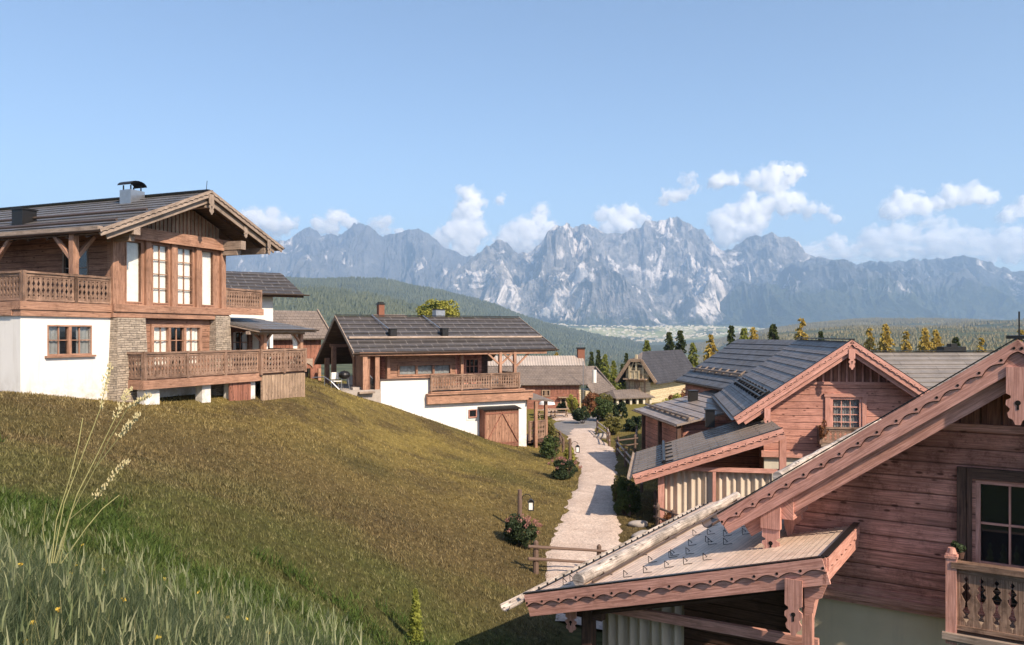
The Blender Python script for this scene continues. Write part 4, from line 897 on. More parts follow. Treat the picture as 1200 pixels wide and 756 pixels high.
# roof
yb = 10.5
for sgn in (1, -1):
    ex = xa - sgn * (xa - xt); zt2_ = zt_
    A, B, C_, D_ = (ex, yv, zt2_), (ex, yb, zt2_), (xa, yb, za), (xa, yv, za)
    if sgn < 0: A, B, C_, D_ = B, A, D_, C_
    q = MB(); q.slab(A, B, C_, D_, .06, 26, .018); N.part('roof', q, M['roofN'])
    q = MB(); q.slab(*[add(p, (0, 0, 1), -.08) for p in (A, B, C_, D_)], .05); N.part('soffit', q, M['redv'])
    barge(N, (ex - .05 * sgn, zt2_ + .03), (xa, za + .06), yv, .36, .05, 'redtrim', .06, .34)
    barge(N, (ex + .35 * sgn, zt2_ - .10), (xa, za - .32), yv + .22, .26, .06, 'redtrim', 0)
    q = MB(); q.bar((ex - .05 * sgn, yv - .03, zt2_ + .065), (xa, yv - .03, za + .095), .1, .02, (0, 0, 1)); N.part('verge_flashing', q, M['metal'])
rafters(N, (xt, yv + .4, zt_), (xt, yb, zt_), (xa, yb, za), (xa, yv + .4, za), 12, M['redv'])
pendant(N, xa, za - .34, yv - .05, .30, .86)
q = MB(); q.bar((xa, yv - .05, za + .1), (xa, yb, za + .1), .3, .05); q.tube((xa, -.4, za), (xa, -.4, za + .5), .012, n=6); N.part('ridge_cap', q, M['metal'])
gutter(N, (xt - .1, yv - .45, zt_ - .02), (xt - .1, yb, zt_ - .02), .1)
# corner console and purlin end
q = MB(); q.box(-.14, .26, -1.08, .2, 6.80, 7.22); o = N.part('purlin', q, M['redtrim'])
q = MB(); q.poly([(-.14, 6.8), (.14, 6.8), (.18, 6.62), (.05, 6.5), (.0, 6.3), (-.08, 6.3), (-.14, 6.5)], -.14, .0, (0, 0, 1)); N.part('console', q, M['redtrim'], o)
q = MB(); q.box(-.28, .06, -1.16, -1.06, 6.62, 7.15, (0, 0, 1)); o = N.part('purlin_board', q, M['redtrim']); pendant(N, -.11, 6.75, -1.1, .30, .62, parent=o)
q = MB(); q.box(xa - .14, xa + .14, -1.1, 0, za - .62, za - .36); N.part('ridge_purlin', q, M['redtrim'])
# snow log on the main roof
lx = P(912, 553, yv + .4)[0]
q = MB(); q.tube((lx, yv + .35, zf(lx) + .13), (lx, yb - .4, zf(lx) + .13), .095, .085, 12, True, .08); N.part('snow_log', q, M['bark'])
# lean-to roof on the left
yA = -2.6; aL, zAL = P(617, 698, yA); aR, zAR = P(965, 655, yA)
zg = lambda x: zAL + (zAR - zAL) * (x - aL) / (aR - aL); yB = 7.3
A, B, C_, D_ = (aL, yA, zAL), (aL, yB, zAL), (0.0, yB, zg(0.)), (0.0, yA, zg(0.))
q = MB(); q.slab(A, B, C_, D_, .06, 36, .010); q.slab((0, yA, zg(0)), (0, 0, zg(0)), (aR, -.0, zAR), (aR, yA, zAR), .06, 9, .01); N.part('lean_to_roof', q, M['roofN'])
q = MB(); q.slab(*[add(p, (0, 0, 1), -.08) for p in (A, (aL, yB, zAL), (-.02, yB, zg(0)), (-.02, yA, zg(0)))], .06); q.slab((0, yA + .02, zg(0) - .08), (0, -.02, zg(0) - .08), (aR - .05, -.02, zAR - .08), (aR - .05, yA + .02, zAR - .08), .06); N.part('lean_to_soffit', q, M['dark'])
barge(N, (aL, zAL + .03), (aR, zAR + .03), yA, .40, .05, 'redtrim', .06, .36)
q = MB(); q.bar((aL - .03, yA - .04, zAL + .05), (aR + .03, yA - .04, zAR + .05), .1, .025); q.bar((aR + .02, yA - .03, zAR + .05), (aR + .02, -.05, zAR + .05), .1, .02); N.part('lean_to_flashing', q, M['metal'])
xf_ = lambda p: (aR + p[1], yA + p[0], p[2])
q = MB(xf_); q.box(-.05, 2.55, 0, .05, zAR - .36, zAR + .03); o = N.part('end_board', q, M['redtrim'])
q = MB(xf_); low = []
Nn = 7
for i in range(Nn):
    for k in range(8): low.append(((i + k / 8) * 2.5 / Nn, zAR - .17 + .05 * abs(math.sin(math.pi * k / 8)) * (k > 0)))
q.poly([(0, zAR + .02), (2.5, zAR + .02), (2.5, zAR - .17)] + low[::-1], .052, .078); N.part('scalloped_board', q, M['redtrim'], o)
pendant(N, aR - .42, zAR - .36, yA - .06, .26, .86)
q = MB(); q.box(aR - .35, aR - .2, yA + .15, yA + .3, 1.5, zAR - .4, (0, 0, 1)); q.bar((aR - .28, yA + .22, zAR - 1.1), (aR - .28, yA + 1.2, zAR - .42), .12, .12, (1, 0, 0)); q.poly([(aR - .3, zAR - .4), (aR + .04, zAR - .4), (aR - .04, zAR - .62), (aR - .14, zAR - .66), (aR - .16, zAR - .86), (aR - .28, zAR - .94)], yA + .05, yA + .1); N.part('carved_post', q, M['redtrim'])
xp = P(690, 720, yA + .4)[0]
q = MB(); q.box(xp - .1, xp + .1, yA + .3, yA + .5, 1.5, zg(xp) - .4, (0, 0, 1)); q.box(xp - .5, xp + .3, yA + .32, yA + .48, zg(xp) - .62, zg(xp) - .44); o = N.part('corner_post', q, M['dark']); pendant(N, xp - .28, zg(xp) - .4, yA + .25, .22, .5, 'redtrim', o)
q = MB(); q.bar((xp, yA + .4, zg(xp) - .45), (aR - .3, yA + .4, zg(aR - .3) - .45), .16, .22); q.box(xp - .1, xp + .1, yA + .4, yB - .3, zAL - .3, zAL - .12); N.part('lean_to_beam', q, M['dark'])
xq = P(802, 700, yA + .9)[0]; xr_ = P(925, 745, yA + .9)[0]; zr0 = P(750, 662, yA + .9)[1] 
q = MB(); q.bar((xp + .1, yA + .6, zg(xp) - .45), (aR - .2, yA + .6, P(925, 748, yA + .6)[1]), .1, .16); N.part('sloping_rail', q, M['redtrim'])
q = MB(); n = 90; c0, c1 = P(704, 720, yA + .8)[0], P(802, 720, yA + .8)[0]
for i in range(n):
    t0, t1 = i / n, (i + 1) / n; a, b = c0 + (c1 - c0) * t0, c0 + (c1 - c0) * t1; fy = lambda t: yA + .85 + .055 * math.sin(t * 48) + .03 * math.sin(t * 23 + 1)
    q.face([(a, fy(t0), 1.6), (b, fy(t1), 1.6), (b, fy(t1), zg(b) - .5), (a, fy(t0), zg(a) - .5)], None, True, [(a, 1.6), (b, 1.6), (b, 5), (a, 5)])
N.part('curtain', q, M['cloth'])
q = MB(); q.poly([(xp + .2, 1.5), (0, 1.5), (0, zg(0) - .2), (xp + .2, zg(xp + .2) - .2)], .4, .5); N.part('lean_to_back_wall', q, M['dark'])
# fat snow log, snow hooks, gutter with open end
n_r = nrm((-(zAR - zAL), 0, aR - aL))
lx, ly, lz = N.onroof(690, 672, lambda x: zg(x) + .16, -2.6, 2)
q = MB(); q.tube((lx, yA + .12, zg(lx) + .14), (lx, yB - .6, zg(lx) + .14), .125, .105, 14, True, .09); o = N.part('snow_log', q, M['bark'])
q = MB(); q.tube((lx - .2, yA + .3, zg(lx) + .05), (lx - .2, yB, zg(lx) + .06), .02, n=6); q.tube((lx + .2, yA + .3, zg(lx + .2) + .04), (lx + .2, yB - .8, zg(lx + .2) + .04), .025, n=6)
for k in range(6): y = yA + .9 + k * 1.6; q.bar((lx + .3, y, zg(lx + .3) + .02), (lx - .25, y, zg(lx) + .03), .03, .012, n_r); q.tube((lx, y, zg(lx) + .0), (lx, y + .02, zg(lx) + .0), .165, n=12)
N.part('log_bracket', q, M['pipe'], o)
hk = MB()
for a, b in (((-.0, 0, 0), (.04, 0, .17)), ((.04, 0, .17), (.13, 0, .07)), ((-.0, 0, 0), (.24, 0, .0)), ((.13, 0, .07), (.09, 0, .06))): hk.bar(a, b, .014, .012, (0, 1, 0))
hk0 = None
ang = math.atan2(zAR - zAL, aR - aL)
for i, u, v in [(0, 660, 686), (0, 668, 682), (0, 676, 678)] + [(1, u, v) for u, v in ((731, 677), (754, 672), (779, 666), (801, 662), (824, 657), (760, 660), (784, 654), (804, 650), (830, 639), (827, 636), (848, 639), (848, 629), (849, 622), (786, 652), (807, 640), (829, 627), (870, 627), (869, 618), (850, 611), (869, 607), (890, 612), (889, 603), (812, 628), (833, 617))]:
    x, y, z = N.onroof(u, v, lambda x: zg(x) + .01, -2.6, 7)
    if hk0 is None: hk0 = o = N.part('snow_hook', hk, M['metal']); o.data.transform(__import__('mathutils').Matrix.Translation((0, 0, N.bz)))
    else: o = hk0.copy(); link(o, N.root)
    o.location = (x, y, zg(x) + .02 - N.bz); o.rotation_euler = (0, -ang, random.uniform(-.12, .12)); o.scale = (.72,) * 3
gutter(N, (aL - .12, yA - .55, zAL - .05), (aL - .12, yB, zAL - .05), .11, 'bark')
q = MB(); q.box(aL + .075, aL + .105, yA + .2, yA + 9.7, zAL + .045, zAL + .06)
for k in range(30): y = yA + .3 + k * .32; q.tube((aL + .09, y, zAL + .05), (aL + .09, y, zAL + .1), .02, n=5)
N.part('gutter_clip_rail', q, M['metal'])

# ------------------------------------------------------------------ second red house
Cc = Frame(895, 33, (.9838, -.179), 3.0, 'red_gabled_house', 'red gabled timber house with one small window, in the middle of the right hand houses', 'house', 'red timber houses')
P = Cc.P; yv = -.8; xa, za = P(998, 400, yv); xt, zt_ = P(861, 490, yv); zf = lambda x: za - abs(x - xa) * (za - zt_) / (xa - xt); wr = 2 * xa
sz = P(905, 533)[1]; gz_ = P(990, 449)[1]
wx0, wz1 = P(976, 468); wx1, wz0 = P(1007, 504)
q = MB(); q.wall(0, wr, sz, gz_, 0, .3, [(wx0, wx1, wz0, wz1)], clip=lambda x: zf(x) - .12); Cc.part('log_wall', q, M['cwall'])
k = (za - .25 - gz_) * (xa - xt) / (za - zt_); q = MB(); q.poly([(xa - k, gz_), (xa + k, gz_), (xa, za - .25)], .05, .3, (0, 0, 1)); Cc.part('gable_boards', q, M['redv'])
q = MB(); 
for i in range(-10, 11):
    x = xa + i * .3
    if zf(x) - .3 > gz_: q.box(x - .03, x + .03, .02, .05, gz_, zf(x) - .3)
q.box(xa - k - .1, xa + k + .1, -.05, .04, gz_ - .06, gz_ + .05); Cc.part('gable_battens', q, M['redtrim'])
q = MB(); q.wall(0.02, wr, 1.5, sz, .06, .3); Cc.part('base_wall', q, M['cream']); q = MB(); q.box(-.1, wr + .1, -.1, .06, sz - .08, sz + .16); Cc.part('base_beam', q, M['redtrim'])
for xx in (0, wr - .2): q = MB(side(xx)); q.wall(.3, 12, 1.5, 6.8, 0, .2); Cc.part('side_wall', q, M['cwall'])
f = window(Cc, wx0, wx1, wz0, wz1, .05, 3, 4, 1, 'redtrim', 'glass', .14, .1, curtain=True)
q = MB(); q.box(wx0 - .3, wx0 - .1, -.07, 0, wz0 - .1, wz1 + .22, (0, 0, 1)); q.box(wx1 + .1, wx1 + .26, -.07, 0, wz0 - .1, wz1 + .22, (0, 0, 1)); q.box(wx0 - .34, wx1 + .3, -.09, .0, wz1 + .1, wz1 + .24); Cc.part('window_casing', q, M['redtrim'], f)
for sgn in (1, -1):
    ex = xa - sgn * (xa - xt); A, B, C_, D_ = (ex, yv, zt_), (ex, 11.6, zt_), (xa, 11.6, za), (xa, yv, za)
    if sgn < 0: A, B, C_, D_ = B, A, D_, C_
    q = MB(); q.slab(A, B, C_, D_, .07, 11, .035); Cc.part('roof', q, M['roofC']); q = MB(); q.slab(*[add(p, (0, 0, 1), -.09) for p in (A, B, C_, D_)], .06); Cc.part('soffit', q, M['redv'])
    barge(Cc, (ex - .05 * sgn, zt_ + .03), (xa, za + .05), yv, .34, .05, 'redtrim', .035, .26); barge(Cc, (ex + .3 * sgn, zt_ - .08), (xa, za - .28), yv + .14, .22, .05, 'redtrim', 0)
    q = MB(); q.bar((ex - .05 * sgn, yv - .02, zt_ + .06), (xa, yv - .02, za + .085), .1, .02); Cc.part('verge_flashing', q, M['metal'])
pendant(Cc, xa, za - .3, yv - .05, .24, .8); q = MB(); q.bar((xa, yv, za + .08), (xa, 11.6, za + .08), .26, .05); Cc.part('ridge_cap', q, M['metal'])
rafters(Cc, (xt, yv + .3, zt_), (xt, 11.6, zt_), (xa, 11.6, za), (xa, yv + .3, za), 12, M['redv'])
gutter(Cc, (xt - .1, yv - .1, zt_), (xt - .1, 11.6, zt_), .09)
q = MB()
for k in (.23, .28): x = xt + (xa - xt) * k; q.tube((x, yv + .15, zf(x) + .15), (x, 11.4, zf(x) + .15), .045, n=7)
for i in range(10): x = xt + (xa - xt) * .25; y = yv + .3 + i * 1.15; q.bar((x - .2, y, zf(x - .2) + .1), (x + .3, y, zf(x + .3) + .08), .05, .12)
Cc.part('snow_guard', q, M['metal'])
for x in (.05, wr - .05):
    q = MB(); q.box(x - .12, x + .12, -.75, .2, 6.75, 7.1); o = Cc.part('purlin', q, M['redtrim']); pendant(Cc, x, 7.05, -.78, .24, .8, parent=o)
q = MB(); o = Cc.part('window_balcony', q, M['redtrim']) if 0 else None
bx_ = P(962, 505, -.5)[0]; q = MB(); q.box(bx_, wx1 + 1.2, -.55, 0, wz0 - .62, wz0 - .5); o = Cc.part('balcony', q, M['grey'])
balustrade(Cc, (bx_, -.5), (wx1 + 1.2, -.5), wz0 - .5, wz0 + .15, o, 2, .18, 'rail'); balustrade(Cc, (bx_, 0), (bx_, -.5), wz0 - .5, wz0 + .15, o, 2, .18, 'rail')
# lean-to with curtains
P = Cc.P
def Pd(u, v, c): return P(u, v, c)
y0 = -3.6; tx, tz_ = P(741, 557, y0); rx, rz_ = P(917, 503, y0)
k = (rz_ - tz_) / (rx - tx); zg = lambda x: tz_ + k * (x - tx)
yf = y0 + 6.2; A, B, C_, D_ = (tx, y0, tz_), (tx, yf, tz_), (rx - .0, yf, rz_), (rx, y0, rz_)
q = MB(); q.slab(A, B, C_, D_, .06, 1, .0) if 0 else q.slab(A, B, (0., yf, zg(0)), (0., y0, zg(0)), .06)
q.slab((0.0, y0, zg(0)), (0., -.05, zg(0)), (rx, -.05, rz_), (rx, y0, rz_), .06); rf = Cc.part('lean_to_roof', q, M['roofD'])
q = MB()
for i in range(1, 11): y = y0 + i * .6; q.bar((tx, y, zg(tx) + .012), (0 if y > -.1 else rx, y, zg(0 if y > -.1 else rx) + .012), .02, .03)
Cc.part('standing_seams', q, M['roofD'], rf)
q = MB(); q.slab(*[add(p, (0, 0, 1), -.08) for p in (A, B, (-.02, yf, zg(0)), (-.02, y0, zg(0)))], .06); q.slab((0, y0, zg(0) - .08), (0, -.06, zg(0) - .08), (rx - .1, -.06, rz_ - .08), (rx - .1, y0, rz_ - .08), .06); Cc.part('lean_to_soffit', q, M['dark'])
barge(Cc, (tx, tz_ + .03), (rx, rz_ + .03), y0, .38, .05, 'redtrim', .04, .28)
q = MB(); q.bar((tx, y0 - .02, tz_ + .06), (rx, y0 - .02, rz_ + .06), .1, .02); Cc.part('lean_to_flashing', q, M['metal'])
gutter(Cc, (tx - .1, y0 - .4, tz_ - .02), (tx - .1, yf + .3, tz_ - .02), .09, 'grey')
gx, gy, g_z = Cc.onroof(778, 540, zg, y0, yf); q = MB(); q.tube((gx, y0 + .15, zg(gx) + .12), (gx, yf - .3, zg(gx) + .12), .07, n=8); 
for i in range(6): q.bar((gx - .1, y0 + .5 + i, zg(gx) + .03), (gx + .35, y0 + .5 + i, zg(gx + .35) + .03), .04, .05)
Cc.part('snow_guard', q, M['metal'])
bx2, by2, bz2 = Cc.onroof(832, 495, zg, y0, yf); q = MB(); q.box(bx2 - .2, bx2 + .2, by2 - .2, by2 + .2, bz2 - .2, bz2 + .55); q.box(bx2 - .25, bx2 + .25, by2 - .25, by2 + .25, bz2 + .55, bz2 + .6); Cc.part('roof_vent', q, M['metal'])
yc = y0 + .5; pz_ = P(880, 550, yc)[1]
for u in (775, 917):
    x = P(u, 560, yc)[0]; q = MB(); q.box(x - .12, x + .12, yc - .12, yc + .12, 1.8, zg(x) - .35, (0, 0, 1)); Cc.part('timber_post', q, M['redtrim'])
xL, xR = P(775, 560, yc)[0], P(917, 560, yc)[0]
q = MB(); q.box(xL, xR, yc - .07, yc + .07, pz_ - .12, pz_ + .03); q.bar((xL - .4, yc + .05, zg(xL - .4) - .28), (xR, yc + .05, zg(xR) - .28), .12, .2); xm_ = P(837, 560, yc)[0]; q.box(xm_ - .06, xm_ + .06, yc - .06, yc + .06, 1.8, pz_ - .1, (0, 0, 1)); Cc.part('lean_to_rail', q, M['redtrim'])
q = MB(); n = 160
for i in range(n):
    t0, t1 = i / n, (i + 1) / n; a, b = xL + .15 + (xR - xL - .5) * t0, xL + .15 + (xR - xL - .5) * t1; fy = lambda t: yc + .16 + .05 * math.sin(t * 95) + .03 * math.sin(t * 41)
    q.face([(a, fy(t0), 2.2), (b, fy(t1), 2.2), (b, fy(t1), pz_ - .02), (a, fy(t0), pz_ - .02)], None, True, [(a, 1.6), (b, 1.6), (b, 5), (a, 5)])
Cc.part('curtain', q, M['cloth'])
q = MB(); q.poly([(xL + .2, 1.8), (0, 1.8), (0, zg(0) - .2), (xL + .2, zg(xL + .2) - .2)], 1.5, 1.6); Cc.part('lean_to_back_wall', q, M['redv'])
q = MB(side(xL - .05)); q.wall(yc + .1, yf - .3, 1.8, 3.6, 0, .1, ()); q.box(yc + 1.8, yc + 1.95, -.05, .1, 1.8, 4.9, (0, 0, 1)); Cc.part('lean_to_side_rail', q, M['redtrim'])

# ------------------------------------------------------------------ dark roofed house behind it
Fh = Frame(849, 44.5, (.9945, .105), 3.0, 'slate_roofed_house', 'dark slate roofed house with a lower silvery brown side roof behind the red gabled house', 'house', 'red timber houses')
P = Fh.P; ze = P(849, 456)[1]; rx, rz_ = P(934, 398.5); z1 = rz_ 
A, B, C_, D_ = (0, 0, ze), (0, 8.7, ze), (rx, 8.7, z1), (rx, 0, z1)
q = MB(); q.slab(A, B, C_, D_, .08, 9, .035); Fh.part('roof', q, M['roofF']); q = MB(); q.slab((2 * rx, 8.7, ze), (2 * rx, 0, ze), D_, C_, .08, 9, .035); Fh.part('roof', q, M['roofF'])
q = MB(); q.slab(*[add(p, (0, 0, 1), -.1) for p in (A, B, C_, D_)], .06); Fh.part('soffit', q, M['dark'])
zf = lambda x: ze + (z1 - ze) * x / rx
q = MB(); q.tube((1.0, .1, zf(1.0) + .16), (1.0, 8.5, zf(1.) + .16), .06, n=7)
for i in range(7): q.bar((.85, .5 + i * 1.2, zf(.85) + .08), (1.4, .5 + i * 1.2, zf(1.4) + .05), .05, .08)
Fh.part('snow_guard', q, M['grey']); gutter(Fh, (-.1, -.1, ze), (-.1, 8.7, ze), .09)
q = MB(side(.5)); q.wall(.3, 8.2, 2, ze, 0, .2); Fh.part('side_wall', q, M['cwall'])
for yy in (.4, 8.1): q = MB(); q.poly([(.5, 2), (2 * rx - .5, 2), (2 * rx - .5, zf(.5)), (rx, z1 - .2), (.5, zf(.5))], yy, yy + .2); Fh.part('gable_wall', q, M['cwall'])
yq = -5.; ex, ez = P(793, 498, yq); x2 = .45; z2 = ze - .25; zh = lambda x: ez + (z2 - ez) * (x - ex) / (x2 - ex)
ye = 3.1; q = MB(); q.slab((ex, yq, ez), (ex, ye, ez), (x2, ye, z2), (x2, yq, z2), .08, 8, .035); q.slab((x2, yq, z2), (x2, .3, z2), (3.2, .3, zh(3.2)), (3.2, yq, zh(3.2)), .08, 7, .035) if 0 else None; Fh.part('side_roof', q, M['roofE'])
q = MB(); q.tube((ex + .7, yq + .1, zh(ex + .7) + .15), (ex + .7, ye, zh(ex + .7) + .15), .06, n=7)
for i in range(8): q.bar((ex + .6, yq + .4 + i * .95, zh(ex + .6) + .08), (ex + 1., yq + .4 + i * .9, zh(ex + 1.) + .05), .05, .08)
Fh.part('snow_guard', q, M['grey']); gutter(Fh, (ex - .1, yq - .1, ez), (ex - .1, ye, ez), .08, 'grey')
xv, yv_, zv = Fh.onroof(812, 470, zh, -5, 8); q = MB(); q.box(xv - .22, xv + .22, yv_ - .22, yv_ + .22, zv - .2, zv + .55); q.box(xv - .26, xv + .26, yv_ - .26, yv_ + .26, zv + .55, zv + .6); Fh.part('roof_vent', q, M['metal'])
q = MB(side(ex + .5)); q.wall(yq + .6, ye - .3, 2, ez + .1, 0, .15, ()); Fh.part('side_annex_wall', q, M['cwall'])
q = MB(); q.wall(ex + .5, .5, 2, ez + .1, yq + .6, .15); Fh.part('annex_front_wall', q, M['cwall'])
for y in (yq + .2, yq + 3.4, yq + 6.6): q = MB(); q.box(ex + .1, ex + .28, y, y + .18, 2, ez, (0, 0, 1)); Fh.part('timber_post', q, M['dark'])

# brown roof further right
Gh = Frame(1080, 46, (.999, .04), 3.0, 'brown_roofed_house', 'house showing only its banded brown roof between the two red gables', 'house', 'red timber houses')
P = Gh.P; zr3 = P(1090, 412.5, 3.4)[1]; a = P(1018, 412, 3.4)[0]; b = P(1165, 412, 3.4)[0]; ze = zr3 - 2.2
q = MB(); q.slab((a - 1, 0, ze), (b + 2, 0, ze), (b + 2, 3.4, zr3), (a, 3.4, zr3), .08, 9, .05); Gh.part('roof', q, M['roofG']); q = MB(); q.slab((b + 2, 7, ze), (a - 1, 7, ze), (a, 3.4, zr3), (b + 2, 3.4, zr3), .08, 7, .05); Gh.part('roof', q, M['roofG'])
q = MB(); q.bar((a, 3.4, zr3 + .06), (b + 2, 3.4, zr3 + .06), .3, .06); Gh.part('ridge_cap', q, M['metal']); q = MB(); q.wall(a, b + 1.4, 2, ze, .6, 5.5); Gh.part('wall', q, M['cwall'])
x, z = P(1115, 410, 4.)[0], zr3; q = MB(); q.box(x - .7, x + .7, 3.6, 4.4, z - .4, z + .32); q.box(x - .2, x + .2, 3.7, 4.2, z + .3, z + .5); Gh.part('ridge_vent', q, M['metal'])

# ------------------------------------------------------------------ barn at the road end
Bn = Frame(560, 78, (.995, .1), 2.6, 'old_barn', 'old dark red barn with pale corrugated upper roof at the end of the road', 'barn')
P = Bn.P; ze = P(640, 451)[1]; xr = P(689, 450)[0]; zr4 = P(640, 417.5, 4)[1]; xrr = P(683, 418, 4)[0]
A, B, C_, D_ = (-1, 0, ze), (xr, 0, ze), (xrr, 4, zr4), (-1, 4, zr4); mid0, mid1 = lerp(A, D_, .64), lerp(B, C_, .64)
q = MB(); q.slab(A, B, mid1, mid0, .1, 14, .02); Bn.part('roof', q, M['roofB'])
q = MB(); n = 90
for i in range(n):
    t0, t1 = i / n, (i + 1) / n; o0, o1 = .03 + .05 * (i % 2), .03 + .05 * ((i + 1) % 2)
    q.face([add(lerp(mid0, mid1, t0), (0, 0, o0)), add(lerp(mid0, mid1, t1), (0, 0, o1)), add(lerp(D_, C_, t1), (0, 0, o1)), add(lerp(D_, C_, t0), (0, 0, o0))])
Bn.part('corrugated_sheet', q, plain('weathered tin sheet', (.50, .42, .36), .5, .4, .2, .5, .8))
q = MB(); q.slab((xr, 8, ze), (-1, 8, ze), D_, C_, .1); Bn.part('roof', q, M['roofB']); 
q = MB(); q.slab((xr, 0, ze), (xr + .0, 8, ze), (xrr, 4.05, zr4), (xrr, 3.95, zr4), .1); Bn.part('hip_roof', q, M['roofB'])
q = MB(); q.wall(-.6, xr - .8, 4.2, ze, .5, .3, (), (0, 0, 1)); Bn.part('upper_wall', q, M['redv']); q = MB(); q.wall(-.6, xr - .75, 1.4, 4.2, .45, .35); Bn.part('lower_wall', q, M['redv'])
q = MB(side(xr - .8)); q.wall(.5, 7.4, 1.4, ze + .3, 0, .2); Bn.part('end_wall', q, M['yellow'])
wa, wz = P(640.5, 461, .45); window(Bn, P(636, 460, .45)[0], P(643.5, 460, .45)[0], P(640, 463.5, .45)[1], P(640, 458, .45)[1], .42, 2, 1, 2, 'palev', 'dkglass', .08, .1)
window(Bn, P(658, 470, .45)[0], P(662, 470, .45)[0], P(660, 475, .45)[1], P(660, 467.5, .45)[1], .4, 1, 1, 1, 'cream' if 0 else 'palev', 'dkglass', .08, .14)
q = MB(); q.box(P(662.5, 470, .4)[0], P(668, 470, .4)[0], .36, .42, 1.8, P(660, 467, .4)[1]); Bn.part('door', q, M['palev'])
q = MB(); q.box(P(654, 470, .3)[0], P(669, 470, .3)[0], .0, .4, P(660, 466, .3)[1], P(660, 465.3, .3)[1] + .02); Bn.part('canopy', q, M['palev'])
x, z = P(680.5, 418, 4); q = MB(); q.box(x - .35, x + .35, 3.6, 4.3, z - .8, z + .8); o = Bn.part('chimney', q, M['brick']); q = MB(); q.box(x - .42, x + .42, 3.52, 4.38, z + .8, z + .95); Bn.part('chimney_cap', q, M['metal'], o)
q = MB(); q.tube((x, 3.9, z + .9), (x, 3.9, z + 1.7), .03, n=5); q.tube((x - .4, 3.9, z + 1.3), (x + .4, 3.9, z + 1.3), .025, n=5); Bn.part('aerial', q, M['steel'], o)
x2 = P(683.5, 470, -.2)[0]; q = MB(); q.tube((x2, -.2, 1.5), (x2, -.2, P(683, 423, -.2)[1]), .035, n=6); Bn.part('lightning_rod', q, M['steel'])
q = MB(); x, z = P(696.5, 437, 3); q.tube((x, 3, z - 1.), (x, 3, z + .3), .22, n=10); Bn.part('flue', q, M['white'])
# smaller roof to its right
W2 = Frame(686, 86, (.97, .24), 2.6, 'barn_annex', 'small barn annex with dark roof and one sunlit yellow wall right of the old barn', 'barn')
P = W2.P; a, z0 = P(699, 433, 2); b, z1 = P(722, 456, 0); 
q = MB(); q.slab((a - 1, 0, z1 - .6), (b, 0, z1), (a + .5, 4, z0 + .3), (a - 2, 4, z0 + .3), .12); q.slab((b, 6, z1), (b, 0, z1), (a + .5, 3.5, z0 + .3), (a + .5, 3.6, z0 + .3), .12); W2.part('roof', q, M['roofB'])
q = MB(); q.wall(.3, b - .8, 1.5, z1 - .2, .8, 4.); W2.part('wall', q, M['yellow'])

K3 = Frame(455, 64, (.866, .5), 4., 'chimney_house', 'house showing only a ridge and red brick chimney above the long dark roof', 'house', 'alpine chalets')
P3 = K3.P; zr_ = P3(455, 368.5, 2)[1]; a, b = P3(438, 368, 2)[0], P3(474, 369, 2)[0]
q = MB(); q.slab((a - 1.4, 0, zr_ - 1.5), (b + 1.2, 0, zr_ - 1.5), (b, 2, zr_), (a, 2, zr_), .1, 4, .03); q.slab((b + 1.2, 4, zr_ - 1.5), (a - 1.4, 4, zr_ - 1.5), (a, 2, zr_), (b, 2, zr_), .1, 4, .03); K3.part('roof', q, M['roofB'])
q = MB(); q.wall(a - .8, b + .6, 4, zr_ - 1.5, .5, 3.); K3.part('wall', q, M['redv'])
x, z = P3(446, 357, 2); q = MB(); q.box(x - .24, x + .24, 1.75, 2.25, zr_ - .5, z); o = K3.part('chimney', q, M['brick']); q = MB(); q.box(x - .29, x + .29, 1.7, 2.3, z, z + .1); q.box(x - .2, x + .2, 1.8, 2.2, z + .1, z + .22); K3.part('chimney_cap', q, M['metal'], o)
# hamlet on the far plateau
q = MB(); rh = random.Random(4); n = 0
while n < 420:
    u = rh.gauss(760, 75); Yh = rh.uniform(4500, 5900)
    if not 630 < u < 905: continue
    x = (u - 600) / FOC * Yh; z = gz(x, Yh); w_ = rh.uniform(5, 10); q.box(x - w_, x + w_, Yh - w_ * .7, Yh + w_ * .7, z - 3, z + rh.uniform(5, 9)); n += 1
tag(q.build('distant_hamlet', M['cream']), kind='stuff')

# ------------------------------------------------------------------ honey coloured chalet
Y = Frame(738, 88, (.86, -.51), 2.4, 'honey_chalet', 'honey yellow chalet with hipped gable and dark roof in front of the conifers', 'house', 'alpine chalets')
P = Y.P
ax, az = P(751, 413.5); lx_, lz_ = P(722, 447); rx_, rz_ = P(769, 449)
Y2 = Y
gl, gr_ = lx_, rx_; zz = (lz_ + rz_) / 2; mx = (gl + gr_) / 2; pk = az + .1; dep = 15.
zfn = lambda x: pk - abs(x - mx) * (pk - zz) / ((gr_ - gl) / 2)
cut = .28; hz_ = zz + (pk - zz) * (1 - cut); xl1, xr1 = mx - (mx - gl) * cut, mx + (gr_ - mx) * cut
def rp(pts, nm='roof', m='roofY'): q = MB(); q.face(pts); q.face([add(p, (0, 0, -.18)) for p in pts[::-1]]); [q.face([pts[i], add(pts[i], (0, 0, -.18)), add(pts[(i+1) % len(pts)], (0, 0, -.18)), pts[(i+1) % len(pts)]]) for i in range(len(pts))]; return Y.part(nm, q, M[m])
hd = 2.0
rp([(gr_, 0, zz), (gr_, dep, zz), (mx, dep, pk), (mx, hd, pk), (xr1, 0, hz_)]); rp([(gl, dep, zz), (gl, 0, zz), (xl1, 0, hz_), (mx, hd, pk), (mx, dep, pk)]); rp([(xl1, 0, hz_), (xr1, 0, hz_), (mx, hd, pk)], 'hip_roof', 'roofB')
